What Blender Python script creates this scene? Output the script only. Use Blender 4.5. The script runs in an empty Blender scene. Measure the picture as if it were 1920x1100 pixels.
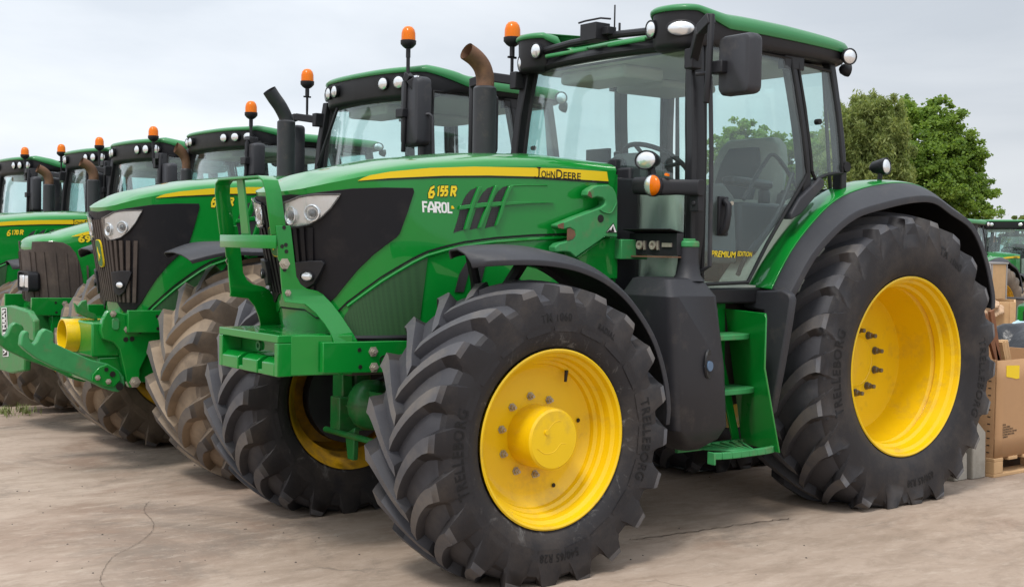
import bpy, bmesh, math, random
import numpy as np
from mathutils import Matrix, Vector

# ------------------------------------------------------------------ camera, sky, sun, exposure
SC = bpy.context.scene
COL = SC.collection
CAM = np.array([6.0220, 5.1398, 1.4406])
YAW, PITCH, ROLL, FOC = -2.2175, -0.0395, 0.0161, 2325.1     # focal length in pixels of a 1920 px wide picture
def _axes():
    f = np.array([math.cos(YAW)*math.cos(PITCH), math.sin(YAW)*math.cos(PITCH), math.sin(PITCH)])
    r = np.array([math.sin(YAW), -math.cos(YAW), 0.0]); u = np.cross(r, f)
    c, s = math.cos(ROLL), math.sin(ROLL)
    return f, c*r+s*u, -s*r+c*u
CF, CR, CU = _axes()
cd = bpy.data.cameras.new('camera'); cam = bpy.data.objects.new('camera', cd); COL.objects.link(cam)
cam.matrix_world = Matrix(((CR[0], CU[0], -CF[0], CAM[0]), (CR[1], CU[1], -CF[1], CAM[1]), (CR[2], CU[2], -CF[2], CAM[2]), (0, 0, 0, 1)))
cd.sensor_fit = 'HORIZONTAL'; cd.sensor_width = 36.0; cd.lens = FOC*36.0/1920.0
cd.clip_start = 0.05; cd.clip_end = 2000.0
SC.camera = cam

SUN_EL, SUN_AZ = math.radians(58), math.radians(28)           # direction towards the sun: azimuth from +x, counter-clockwise
W = bpy.data.worlds.new('World'); SC.world = W; W.use_nodes = True
def nodes_of(tree):
    tree.nodes.clear(); return tree.nodes, tree.links
N, L = nodes_of(W.node_tree)
out = N.new('ShaderNodeOutputWorld'); bg = N.new('ShaderNodeBackground'); L.new(bg.outputs[0], out.inputs[0])
sky = N.new('ShaderNodeTexSky'); sky.sky_type = 'NISHITA'; sky.sun_disc = False
sky.sun_elevation = SUN_EL; sky.sun_rotation = math.pi/2 - SUN_AZ; sky.air_density = 1.0; sky.dust_density = 3.0
tc = N.new('ShaderNodeTexCoord')
mp = N.new('ShaderNodeMapping'); mp.inputs['Scale'].default_value = (1.0, 1.0, 4.2); mp.inputs['Rotation'].default_value = (0.1, 0.0, 2.1)
L.new(tc.outputs['Generated'], mp.inputs[0])
n1 = N.new('ShaderNodeTexNoise'); n1.inputs['Scale'].default_value = 2.6; n1.inputs['Detail'].default_value = 7; n1.inputs['Roughness'].default_value = .5
n1.inputs['Distortion'].default_value = .35
L.new(mp.outputs[0], n1.inputs['Vector'])
cr = N.new('ShaderNodeValToRGB')
cr.color_ramp.elements[0].position = .34; cr.color_ramp.elements[0].color = (4.95, 5.32, 5.80, 1)
cr.color_ramp.elements[1].position = .66; cr.color_ramp.elements[1].color = (6.65, 6.92, 7.25, 1)
L.new(n1.outputs['Fac'], cr.inputs[0])
# the cloud deck is darker towards the low right-hand horizon (thicker cloud there) and brighter overhead
sx = N.new('ShaderNodeSeparateXYZ'); L.new(tc.outputs['Generated'], sx.inputs[0])
mr = N.new('ShaderNodeMapRange'); mr.inputs[1].default_value = .2; mr.inputs[2].default_value = .95; mr.inputs[3].default_value = 1.0; mr.inputs[4].default_value = 1.75
L.new(sx.outputs['Z'], mr.inputs[0])
mr2 = N.new('ShaderNodeMapRange'); mr2.inputs[1].default_value = -.95; mr2.inputs[2].default_value = -.45; mr2.inputs[3].default_value = .70; mr2.inputs[4].default_value = 1.0
L.new(sx.outputs['X'], mr2.inputs[0])
mu = N.new('ShaderNodeMath'); mu.operation = 'MULTIPLY'; L.new(mr.outputs[0], mu.inputs[0]); L.new(mr2.outputs[0], mu.inputs[1])
vm = N.new('ShaderNodeVectorMath'); vm.operation = 'SCALE'; L.new(cr.outputs[0], vm.inputs[0]); L.new(mu.outputs[0], vm.inputs['Scale'])
mx = N.new('ShaderNodeMix'); mx.data_type = 'RGBA'; mx.inputs[0].default_value = .93
L.new(sky.outputs[0], mx.inputs[6]); L.new(vm.outputs[0], mx.inputs[7]); L.new(mx.outputs[2], bg.inputs[0])
bg.inputs[1].default_value = .148
sd = bpy.data.lights.new('sun', 'SUN'); sd.energy = 1.9; sd.angle = math.radians(12); sd.color = (1, .96, .9)
sun = bpy.data.objects.new('sun', sd); COL.objects.link(sun)
dsun = Vector((math.cos(SUN_EL)*math.cos(SUN_AZ), math.cos(SUN_EL)*math.sin(SUN_AZ), math.sin(SUN_EL)))
sun.rotation_euler = dsun.to_track_quat('Z', 'Y').to_euler(); sun.location = (0, 0, 30)
SC.view_settings.view_transform = 'Standard'; SC.view_settings.look = 'None'; SC.view_settings.gamma = 1.0
SC.view_settings.exposure = 0.13; SC.view_settings.use_curve_mapping = False
SC.render.engine = 'CYCLES'
SC.cycles.max_bounces = 10; SC.cycles.transparent_max_bounces = 16; SC.cycles.caustics_reflective = False; SC.cycles.caustics_refractive = False
random.seed(7); RNG = np.random.default_rng(7)

# ------------------------------------------------------------------ mesh helpers
def ray(px, py):
    return CF + (px-960)/FOC*CR - (py-550)/FOC*CU
def U(px, py, x=None, y=None, z=None, o=(0, 0, 0)):
    """the world point seen at a pixel of the photograph on the plane x=, y= or z= (o: origin of the thing's own frame)"""
    d = ray(px, py); o = np.asarray(o, float)
    i, v = (0, x) if x is not None else (1, y) if y is not None else (2, z)
    t = (v+o[i]-CAM[i])/d[i]
    return CAM+t*d-o
def Upoly(pts, o=(0, 0, 0), **k): return [U(a, b, o=o, **k) for a, b in pts]
def interp(x, tab):
    return float(np.interp(x, [t[0] for t in tab], [t[1] for t in tab]))
def spline(pts, n=8, closed=False):
    P = [np.asarray(p, float) for p in pts]; m = len(P); o = []
    for i in range(m if closed else m-1):
        g = lambda k: P[k % m] if closed else P[min(max(k, 0), m-1)]
        a, b, c, d = g(i-1), g(i), g(i+1), g(i+2)
        for j in range(n):
            t = j/n
            o.append(.5*((2*b)+(c-a)*t+(2*a-5*b+4*c-d)*t*t+(3*b-3*c+d-a)*t**3))
    if not closed: o.append(P[-1])
    return o
def rrect(w, h, r, n=5):
    o = []
    for cx, cy, a0 in ((w/2-r, h/2-r, 0), (-w/2+r, h/2-r, 90), (-w/2+r, -h/2+r, 180), (w/2-r, -h/2+r, 270)):
        for k in range(n+1):
            a = math.radians(a0+90*k/n); o.append((cx+r*math.cos(a), cy+r*math.sin(a)))
    return o

WARP = [None]
class MB:
    def __init__(s): s.v = []; s.f = []; s.m = []
    def add(s, vs, fs, mi=0):
        b = len(s.v); s.v += [tuple(map(float, p)) for p in vs]
        for k, f in enumerate(fs):
            s.f.append([b+i for i in f]); s.m.append(mi[k] if isinstance(mi, (list, tuple)) else mi)
        return s
    def box(s, x0, x1, y0, y1, z0, z1, mi=0):
        v = [(x, y, z) for z in (z0, z1) for y in (y0, y1) for x in (x0, x1)]
        return s.add(v, [(0, 2, 3, 1), (4, 5, 7, 6), (0, 1, 5, 4), (2, 6, 7, 3), (0, 4, 6, 2), (1, 3, 7, 5)], mi)
    def obox(s, c, size, R=None, mi=0):
        R = np.eye(3) if R is None else np.asarray(R); c = np.asarray(c, float)
        v = [c+R@np.array([x*size[0]/2, y*size[1]/2, z*size[2]/2]) for z in (-1, 1) for y in (-1, 1) for x in (-1, 1)]
        return s.add(v, [(0, 2, 3, 1), (4, 5, 7, 6), (0, 1, 5, 4), (2, 6, 7, 3), (0, 4, 6, 2), (1, 3, 7, 5)], mi)
    def bar(s, a, b, w, h, up=(0, 0, 1), mi=0):
        a = np.asarray(a, float); b = np.asarray(b, float); d = b-a; ln = np.linalg.norm(d); d /= ln
        q = np.cross(np.asarray(up, float), d); q /= np.linalg.norm(q); p = np.cross(d, q)
        return s.obox((a+b)/2, (ln, w, h), np.stack([d, q, p], 1), mi)
    def loft(s, rings, closed=True, cap=True, mi=0):
        n = len(rings[0]); b = len(s.v)
        for r in rings: s.v += [tuple(map(float, p)) for p in r]
        for i in range(len(rings)-1):
            for j in range(n if closed else n-1):
                k = (j+1) % n
                s.f.append([b+i*n+j, b+i*n+k, b+(i+1)*n+k, b+(i+1)*n+j]); s.m.append(mi)
        if cap and closed:
            s.f.append([b+j for j in range(n)][::-1]); s.m.append(mi)
            s.f.append([b+(len(rings)-1)*n+j for j in range(n)]); s.m.append(mi)
        return s
    def tube(s, path, r, n=10, mi=0, cap=True):
        P = [np.asarray(p, float) for p in path]; rings = []; q = None
        for i, p in enumerate(P):
            d = (P[min(i+1, len(P)-1)]-P[max(i-1, 0)]); d = d/np.linalg.norm(d)
            if q is None:
                a = np.array([0, 0, 1.]) if abs(d[2]) < .9 else np.array([1., 0, 0]); q = np.cross(d, a)
            q = q-d*(q@d); q /= np.linalg.norm(q); w = np.cross(d, q)
            rr = r[i] if isinstance(r, (list, tuple)) else r
            rings.append([p+rr*(math.cos(t)*q+math.sin(t)*w) for t in np.linspace(0, 2*math.pi, n, endpoint=False)])
        return s.loft(rings, True, cap, mi)
    def lathe(s, prof, c=(0, 0, 0), axis=(0, 1, 0), n=48, mi=0, cap=False, ell=None):
        """prof: list of (distance along axis, radius)"""
        d = np.asarray(axis, float); d /= np.linalg.norm(d)
        a = np.array([0, 0, 1.]) if abs(d[2]) < .9 else np.array([1., 0, 0])
        q = np.cross(a, d); q /= np.linalg.norm(q); w = np.cross(d, q); c = np.asarray(c, float)
        e = ell or (1, 1)
        rings = [[c+h*d+r*(e[0]*math.cos(t)*q+e[1]*math.sin(t)*w) for t in np.linspace(0, 2*math.pi, n, endpoint=False)] for h, r in prof]
        b = len(s.v); s.loft(rings, True, False, mi)
        if cap:
            m = len(prof)
            s.f.append([b+j for j in range(n)][::-1]); s.m.append(mi)
            s.f.append([b+(m-1)*n+j for j in range(n)]); s.m.append(mi)
        return s
    def prism(s, poly, off, mi=0):
        off = np.asarray(off, float); a = [np.asarray(p, float) for p in poly]; n = len(a)
        return s.add(a+[p+off for p in a], [list(range(n))[::-1], list(range(n, 2*n))]+[[i, (i+1) % n, n+(i+1) % n, n+i] for i in range(n)], mi)
    def grid(s, G, mi=0):
        r, c = len(G), len(G[0])
        return s.add([p for row in G for p in row], [[i*c+j, i*c+j+1, (i+1)*c+j+1, (i+1)*c+j] for i in range(r-1) for j in range(c-1)], mi)
    def mirror(s):
        """adds the y-mirrored copy of everything so far"""
        b = len(s.v); s.v += [(x, -y, z) for x, y, z in s.v]
        s.f += [[b+i for i in f[::-1]] for f in s.f]; s.m += list(s.m); return s
    def flipy(s):
        o = MB(); o.v = [(x, -y, z) for x, y, z in s.v]; o.f = [f[::-1] for f in s.f]; o.m = list(s.m); return o
    def build(s, name, mats, parent=None, bevel=0.0, sharp=35, loc=None, solid=0.0, recalc=True, seg=2):
        if WARP[0]: s.v = [WARP[0](p) for p in s.v]
        me = bpy.data.meshes.new(name); me.from_pydata(s.v, [], s.f)
        mats = mats if isinstance(mats, (list, tuple)) else [mats]
        for m in mats: me.materials.append(m)
        if len(mats) > 1: me.polygons.foreach_set('material_index', s.m)
        if recalc:
            bm = bmesh.new(); bm.from_mesh(me); bmesh.ops.recalc_face_normals(bm, faces=bm.faces); bm.to_mesh(me); bm.free()
        me.shade_smooth(); me.set_sharp_from_angle(angle=math.radians(sharp)); me.update()
        o = bpy.data.objects.new(name, me); COL.objects.link(o)
        if loc is not None: o.location = loc
        if parent is not None: o.parent = parent
        if solid:
            md = o.modifiers.new('solid', 'SOLIDIFY'); md.thickness = solid; md.offset = 0
        if bevel:
            md = o.modifiers.new('bevel', 'BEVEL'); md.width = bevel; md.segments = seg; md.limit_method = 'ANGLE'; md.angle_limit = math.radians(38); md.harden_normals = False
        return o
def tag(o, label=None, cat=None, group=None, kind=None):
    if label: o['label'] = label
    if cat: o['category'] = cat
    if group: o['group'] = group
    if kind: o['kind'] = kind
    return o
def empty(name, parent=None, loc=(0, 0, 0), rz=0.0):
    o = bpy.data.objects.new(name, None); COL.objects.link(o); o.location = loc; o.rotation_euler = (0, 0, rz); o.empty_display_size = .1
    if parent is not None: o.parent = parent
    return o
def copy_tree(o, parent=None):
    c = o.copy(); COL.objects.link(c); c.parent = parent
    for ch in list(o.children): copy_tree(ch, c)
    return c
_TC = {}
def text2d(body, bold=0.0, shear=0.0, spacing=1.0):
    """outline of some lettering: (verts 2-D with cap height about 0.7, faces, width)"""
    k = (body, bold, shear, spacing)
    if k not in _TC:
        cu = bpy.data.curves.new('lettering', 'FONT'); cu.body = body; cu.offset = bold; cu.shear = shear; cu.space_character = spacing; cu.resolution_u = 3
        ob = bpy.data.objects.new('lettering', cu); COL.objects.link(ob)
        me = bpy.data.meshes.new_from_object(ob.evaluated_get(bpy.context.evaluated_depsgraph_get()))
        v = [(p.co.x, p.co.y) for p in me.vertices]; f = [list(p.vertices) for p in me.polygons]
        bpy.data.objects.remove(ob); bpy.data.curves.remove(cu); bpy.data.meshes.remove(me)
        x0 = min(p[0] for p in v); x1 = max(p[0] for p in v)
        _TC[k] = ([(p[0]-x0, p[1]) for p in v], f, x1-x0)
    return _TC[k]
def add_text(mb, body, fn, mi=0, **k):
    """fn maps (u in 0..1 along the whole word, v in cap heights) to a point"""
    v, f, w = text2d(body, **k)
    mb.add([fn(p[0]/w, p[1]/.7) for p in v], f, mi)
    return mb

GLYPH = {  # simple block letters as pen strokes in a box 0..1 wide, 0..1 high; a stroke ending on its start is closed
    '0': [[(.5, 0), (.9, .15), (.9, .85), (.5, 1), (.1, .85), (.1, .15), (.5, 0)]], 'O': [[(.5, 0), (.82, .06), (.9, .3), (.9, .7), (.82, .94), (.5, 1), (.18, .94), (.1, .7), (.1, .3), (.18, .06), (.5, 0)]],
    '1': [[(.30, .84), (.58, 1), (.58, -.09)]], '2': [[(.1, .80), (.3, 1), (.75, 1), (.88, .75), (.12, 0), (.98, 0)]], '3': [[(.1, 1), (.9, 1), (.5, .58), (.88, .40), (.8, .06), (.4, 0), (.08, .1)]],
    '5': [[(.95, 1), (.2, 1), (.15, .56), (.7, .58), (.9, .35), (.75, .03), (.08, 0)]], '6': [[(.85, 1), (.35, .85), (.12, .4), (.2, .04), (.7, 0), (.9, .28), (.72, .52), (.2, .46)]],
    '7': [[(.05, 1), (.92, 1), (.38, -.09)]], '9': [[(.15, 0), (.65, .15), (.88, .6), (.8, .96), (.3, 1), (.1, .72), (.28, .48), (.8, .54)]],
    'R': [[(.12, -.09), (.12, 1), (.75, 1), (.88, .78), (.75, .52), (.12, .52)], [(.48, .45), (.92, -.09)]], 'F': [[(.15, -.09), (.15, 1), (.98, 1)], [(.24, .52), (.82, .52)]],
    'A': [[(.06, -.09), (.06, .4), (.42, 1), (.58, 1), (.94, .4), (.94, -.09)], [(.16, .28), (.84, .28)]], 'L': [[(.18, 1.09), (.18, 0), (.98, 0)]]}
def pen(mb, ch, fn, wx, wy, mi=0):
    """block letter: fn(u, v, lift) -> point; wx, wy: pen width as a share of the box"""
    for k, st in enumerate(GLYPH[ch]):
        P = [np.array(p, float) for p in st]; closed = np.allclose(P[0], P[-1]); n = len(P); Lf, Rt = [], []
        if closed: P = P[:-1]; n -= 1
        for i in range(n):
            d = []
            if closed or i > 0: q = P[i]-P[i-1]; d.append(q/np.linalg.norm(q))
            if closed or i < n-1: q = P[(i+1) % n]-P[i]; d.append(q/np.linalg.norm(q))
            ns = [np.array([-q[1], q[0]]) for q in d]; m = sum(ns)/len(ns); m = m/max(.35, m@m); o = np.array([m[0]*wx, m[1]*wy])*.5
            Lf.append(P[i]+o); Rt.append(P[i]-o)
        for i in range(n if closed else n-1):
            j = (i+1) % n; mb.add([fn(*q, k*.0002) for q in (Lf[i], Rt[i], Rt[j], Lf[j])], [(0, 1, 2, 3)], mi)

# ------------------------------------------------------------------ materials
MATS = {}
def mat(name, col, rough=.5, metal=0.0, coat=0.0, spec=.35, noise=None, bump=None, dust=None, emit=None):
    """noise: (scale, amount) colour mottling; bump: (scale, distance); dust: (colour, amount, scale) patches of dirt"""
    m = bpy.data.materials.new(name); m.use_nodes = True; N, L = nodes_of(m.node_tree)
    out = N.new('ShaderNodeOutputMaterial'); b = N.new('ShaderNodeBsdfPrincipled'); L.new(b.outputs[0], out.inputs[0])
    c = (*col, 1.0); b.inputs['Base Color'].default_value = c; b.inputs['Roughness'].default_value = rough; b.inputs['Metallic'].default_value = metal
    b.inputs['Coat Weight'].default_value = coat; b.inputs['Coat Roughness'].default_value = .035; b.inputs['Specular IOR Level'].default_value = spec
    t = N.new('ShaderNodeTexCoord'); src = None
    if noise:
        n = N.new('ShaderNodeTexNoise'); n.inputs['Scale'].default_value = noise[0]; n.inputs['Detail'].default_value = 6; n.inputs['Roughness'].default_value = .65
        L.new(t.outputs['Object'], n.inputs['Vector'])
        mx = N.new('ShaderNodeMix'); mx.data_type = 'RGBA'; a = noise[1]
        mx.inputs[6].default_value = (*[max(0, q*(1-a)) for q in col], 1); mx.inputs[7].default_value = (*[q*(1+a) for q in col], 1)
        L.new(n.outputs['Fac'], mx.inputs[0]); src = mx.outputs[2]
        rr = N.new('ShaderNodeMapRange'); rr.inputs[3].default_value = max(.02, rough-.10); rr.inputs[4].default_value = min(1, rough+.12); L.new(n.outputs['Fac'], rr.inputs[0]); L.new(rr.outputs[0], b.inputs['Roughness'])
    if dust:
        n = N.new('ShaderNodeTexNoise'); n.inputs['Scale'].default_value = dust[2]; n.inputs['Detail'].default_value = 8; n.inputs['Roughness'].default_value = .7
        L.new(t.outputs['Object'], n.inputs['Vector'])
        r = N.new('ShaderNodeMapRange'); r.inputs[1].default_value = .62-.45*dust[1]; r.inputs[2].default_value = .80-.35*dust[1]; r.inputs[4].default_value = min(1, .35+.65*dust[1]); L.new(n.outputs['Fac'], r.inputs[0])
        mx = N.new('ShaderNodeMix'); mx.data_type = 'RGBA'; mx.inputs[6].default_value = c; mx.inputs[7].default_value = (*dust[0], 1)
        if src: L.new(src, mx.inputs[6])
        L.new(r.outputs[0], mx.inputs[0]); src = mx.outputs[2]
        if coat:
            q = N.new('ShaderNodeMapRange'); q.inputs[3].default_value = coat; q.inputs[4].default_value = coat*.2; L.new(r.outputs[0], q.inputs[0]); L.new(q.outputs[0], b.inputs['Coat Weight'])
    if src: L.new(src, b.inputs['Base Color'])
    if bump:
        n = N.new('ShaderNodeTexNoise'); n.inputs['Scale'].default_value = bump[0]; n.inputs['Detail'].default_value = 4
        L.new(t.outputs['Object'], n.inputs['Vector'])
        bp = N.new('ShaderNodeBump'); bp.inputs['Strength'].default_value = .6; bp.inputs['Distance'].default_value = bump[1]
        L.new(n.outputs['Fac'], bp.inputs['Height']); L.new(bp.outputs[0], b.inputs['Normal'])
    if emit: b.inputs['Emission Color'].default_value = (*emit[0], 1); b.inputs['Emission Strength'].default_value = emit[1]
    MATS[name] = m; return m
GREEN = mat('green_paint', (.003, .205, .024), .30, coat=.8, spec=.15, noise=(6, .08), dust=((.05, .19, .06), .08, 5.0))
GREEN2 = mat('green_casting', (.018, .19, .040), .42, coat=.15, noise=(18, .22), dust=((.14, .12, .08), .30, 9.0), bump=(60, .002))
GREENW = mat('green_worn', (.040, .25, .080), .45, noise=(14, .25), dust=((.20, .13, .09), .22, 10.0))
ROOF = mat('green_roof', (.030, .20, .062), .38, coat=.25, noise=(5, .08))
YELLOW = mat('yellow_paint', (.78, .50, .003), .34, coat=.25, noise=(9, .05), dust=((.36, .22, .06), .20, 6.0))
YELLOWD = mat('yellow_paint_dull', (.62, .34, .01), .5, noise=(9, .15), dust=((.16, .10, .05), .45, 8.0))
STRIPE = mat('stripe_yellow', (.80, .56, .01), .4)
TANKP = mat('tank_plastic', (.022, .022, .026), .48, noise=(10, .15), dust=((.10, .08, .065), .16, 5.0), bump=(260, .0007))
BLACKP = mat('black_plastic', (.014, .014, .017), .5, noise=(30, .2), bump=(220, .0006))
GREYP = mat('grey_plastic', (.034, .035, .041), .52, noise=(12, .15), dust=((.11, .095, .08), .14, 7.0), bump=(260, .0007))
FRAMEB = mat('black_frame', (.014, .014, .016), .38, noise=(25, .2))
RUBBERSEAL = mat('rubber_seal', (.010, .010, .011), .6)
HUBN = mat('bolt_steel', (.42, .38, .31), .45, metal=.45, noise=(40, .3))
STUD = mat('stud_steel', (.17, .15, .125), .5, metal=.4, noise=(40, .3))
STEELD = mat('dark_steel', (.05, .045, .04), .55, metal=.3, noise=(20, .3))
CHROME = mat('lamp_reflector', (.80, .82, .84), .20, metal=.70, bump=(40, .0015))
PROJ = mat('lamp_projector', (.10, .11, .12), .08, coat=.6)
MIRRORG = mat('mirror_glass', (.85, .86, .88), .03, metal=1.0)
RUST = mat('rusty_pipe', (.17, .088, .052), .75, noise=(16, .4), dust=((.05, .035, .03), .3, 10.0))
PIPE = mat('exhaust_black', (.032, .033, .037), .42, noise=(12, .25), dust=((.12, .09, .07), .12, 9.0))
CREAM = mat('cab_lining', (.42, .42, .36), .8, noise=(20, .06))
CABGREY = mat('cab_grey', (.075, .078, .076), .75, noise=(20, .1))
SEATF = mat('seat_fabric', (.30, .29, .25), .9, noise=(60, .2))
SEATD = mat('seat_dark', (.035, .04, .045), .85, noise=(60, .2))
BLACKT = mat('black_lettering', (.012, .012, .010), .5)
YELLOWT = mat('yellow_lettering', (.80, .60, .02), .45)
WHITET = mat('white_lettering', (.80, .80, .78), .5)
LOGOG = mat('badge_green', (.03, .12, .03), .45)
CARD = mat('cardboard', (.42, .245, .125), .85, noise=(4, .10), bump=(30, .001))
WOOD = mat('pale_wood', (.52, .33, .17), .8, noise=(14, .22))
WOODD = mat('brown_wood', (.20, .085, .042), .8, noise=(12, .3))
CONC = mat('old_concrete', (.36, .33, .28), .9, noise=(9, .18), dust=((.14, .12, .09), .3, 4.0), bump=(40, .004))
BAG = mat('black_film', (.020, .022, .027), .28, noise=(9, .2), bump=(14, .02))
BLUEB = mat('blue_film', (.42, .58, .66), .4, noise=(14, .15), bump=(18, .01))
PAPER = mat('brown_paper', (.50, .34, .22), .8, noise=(14, .15), bump=(22, .02))
def rubber(name, col, dirt=None, amt=0.0, top=False):
    m = mat(name, col, .60, noise=(7, .30), bump=(120, .0012), spec=.28, dust=(dirt, amt, 3.2) if dirt else None)
    return m
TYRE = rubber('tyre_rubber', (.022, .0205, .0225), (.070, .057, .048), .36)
TYREVOID = rubber('tyre_groove', (.052, .052, .059), (.11, .10, .09), .25)  # grooves and inner lug sides: skylight painted in as bluish grey, plus dust
TYRETOP = rubber('tyre_tread_top', (.080, .079, .086), (.17, .147, .122), .42)  # lug tops: skylight on the tread put into the paler colour, besides dust
TYRELET = rubber('tyre_letter', (.010, .0095, .010))
def scuffs(m, r0, r1):
    """chalky scrapes on the sidewall close to the rim"""
    N, L = m.node_tree.nodes, m.node_tree.links; b = [n for n in N if n.type == 'BSDF_PRINCIPLED'][0]; src = b.inputs['Base Color'].links[0].from_socket
    t = N.new('ShaderNodeTexCoord'); sp = N.new('ShaderNodeSeparateXYZ'); L.new(t.outputs['Object'], sp.inputs[0])
    cb = N.new('ShaderNodeCombineXYZ'); L.new(sp.outputs['X'], cb.inputs['X']); L.new(sp.outputs['Z'], cb.inputs['Z'])
    ln = N.new('ShaderNodeVectorMath'); ln.operation = 'LENGTH'; L.new(cb.outputs[0], ln.inputs[0])
    fa = N.new('ShaderNodeMapRange'); fa.inputs[1].default_value = r0; fa.inputs[2].default_value = r1; fa.inputs[3].default_value = 1; fa.inputs[4].default_value = 0; L.new(ln.outputs['Value'], fa.inputs[0])
    n = N.new('ShaderNodeTexNoise'); n.inputs['Scale'].default_value = 13; n.inputs['Detail'].default_value = 9; n.inputs['Roughness'].default_value = .75; n.inputs['Distortion'].default_value = 1.2; L.new(t.outputs['Object'], n.inputs['Vector'])
    r = N.new('ShaderNodeMapRange'); r.inputs[1].default_value = .55; r.inputs[2].default_value = .70; L.new(n.outputs['Fac'], r.inputs[0])
    mu = N.new('ShaderNodeMath'); mu.operation = 'MULTIPLY'; L.new(fa.outputs[0], mu.inputs[0]); L.new(r.outputs[0], mu.inputs[1])
    mx = N.new('ShaderNodeMix'); mx.data_type = 'RGBA'; mx.inputs[7].default_value = (.19, .185, .18, 1); L.new(src, mx.inputs[6]); L.new(mu.outputs[0], mx.inputs[0]); L.new(mx.outputs[2], b.inputs['Base Color'])
scuffs(TYRE, .395, .485)
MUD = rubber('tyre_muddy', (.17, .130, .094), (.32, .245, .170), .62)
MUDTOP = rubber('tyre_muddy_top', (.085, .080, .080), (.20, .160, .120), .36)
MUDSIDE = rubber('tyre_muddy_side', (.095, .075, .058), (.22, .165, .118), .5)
GRILLE = mat('grille_black', (.0075, .007, .009), .5, noise=(5, .25), dust=((.040, .033, .030), .17, 4.0), spec=.25)
GRILLED = mat('grille_dusty', (.060, .046, .039), .75, noise=(9, .25), dust=((.13, .10, .08), .3, 6.0))
def mesh_mat(name, c0, c1, sc):
    """perforated metal: fine checker of holes"""
    m = bpy.data.materials.new(name); m.use_nodes = True; N, L = nodes_of(m.node_tree)
    out = N.new('ShaderNodeOutputMaterial'); b = N.new('ShaderNodeBsdfPrincipled'); L.new(b.outputs[0], out.inputs[0])
    t = N.new('ShaderNodeTexCoord'); v = N.new('ShaderNodeTexVoronoi'); v.inputs['Scale'].default_value = sc; v.inputs['Randomness'].default_value = .0
    L.new(t.outputs['Object'], v.inputs['Vector'])
    r = N.new('ShaderNodeMapRange'); r.inputs[1].default_value = .30; r.inputs[2].default_value = .42; L.new(v.outputs['Distance'], r.inputs[0])
    mx = N.new('ShaderNodeMix'); mx.data_type = 'RGBA'; mx.inputs[6].default_value = (*c0, 1); mx.inputs[7].default_value = (*c1, 1); L.new(r.outputs[0], mx.inputs[0])
    L.new(mx.outputs[2], b.inputs['Base Color']); b.inputs['Roughness'].default_value = .55
    MATS[name] = m; return m
GREENMESH = mesh_mat('green_mesh', (.014, .050, .017), (.026, .085, .028), 170.0)
VENTMESH = mesh_mat('vent_mesh', (.004, .004, .005), (.030, .028, .030), 120.0)
def glass(name, tint, haze, rough=.015):
    m = bpy.data.materials.new(name); m.use_nodes = True; N, L = nodes_of(m.node_tree)
    out = N.new('ShaderNodeOutputMaterial'); t = N.new('ShaderNodeBsdfTransparent'); t.inputs[0].default_value = (*tint, 1)
    g = N.new('ShaderNodeBsdfGlossy'); g.inputs['Roughness'].default_value = rough; g.inputs[0].default_value = (1, 1, 1, 1)
    d = N.new('ShaderNodeBsdfDiffuse'); d.inputs[0].default_value = (.45, .47, .45, 1)
    lw = N.new('ShaderNodeLayerWeight'); lw.inputs['Blend'].default_value = .5
    pw = N.new('ShaderNodeMath'); pw.operation = 'POWER'; pw.inputs[1].default_value = 4.5; L.new(lw.outputs['Facing'], pw.inputs[0])
    mu = N.new('ShaderNodeMath'); mu.operation = 'MULTIPLY_ADD'; mu.inputs[1].default_value = .9; mu.inputs[2].default_value = .045; L.new(pw.outputs[0], mu.inputs[0])
    a = N.new('ShaderNodeMixShader'); L.new(mu.outputs[0], a.inputs[0]); L.new(t.outputs[0], a.inputs[1]); L.new(g.outputs[0], a.inputs[2])
    c = N.new('ShaderNodeMixShader'); L.new(a.outputs[0], c.inputs[1]); L.new(d.outputs[0], c.inputs[2])
    tc = N.new('ShaderNodeTexCoord'); n = N.new('ShaderNodeTexNoise'); n.inputs['Scale'].default_value = 3.0; n.inputs['Detail'].default_value = 7; L.new(tc.outputs['Object'], n.inputs['Vector'])
    r = N.new('ShaderNodeMapRange'); r.inputs[1].default_value = .35; r.inputs[2].default_value = .7; r.inputs[3].default_value = haze*.5; r.inputs[4].default_value = haze*1.7; L.new(n.outputs['Fac'], r.inputs[0])
    L.new(r.outputs[0], c.inputs[0]); L.new(c.outputs[0], out.inputs[0]); MATS[name] = m; return m
GLASS = glass('cab_glass', (.905, .985, .975), .03)
LENS = glass('lamp_glass', (.97, .98, .985), .03)
def amber(name, col):
    m = mat(name, col, .18, spec=.25); b = m.node_tree.nodes['Principled BSDF'] if 'Principled BSDF' in m.node_tree.nodes else [n for n in m.node_tree.nodes if n.type == 'BSDF_PRINCIPLED'][0]
    b.inputs['Transmission Weight'].default_value = .25; b.inputs['Roughness'].default_value = .18; return m
AMBER = amber('amber_plastic', (.92, .20, .0))

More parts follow.
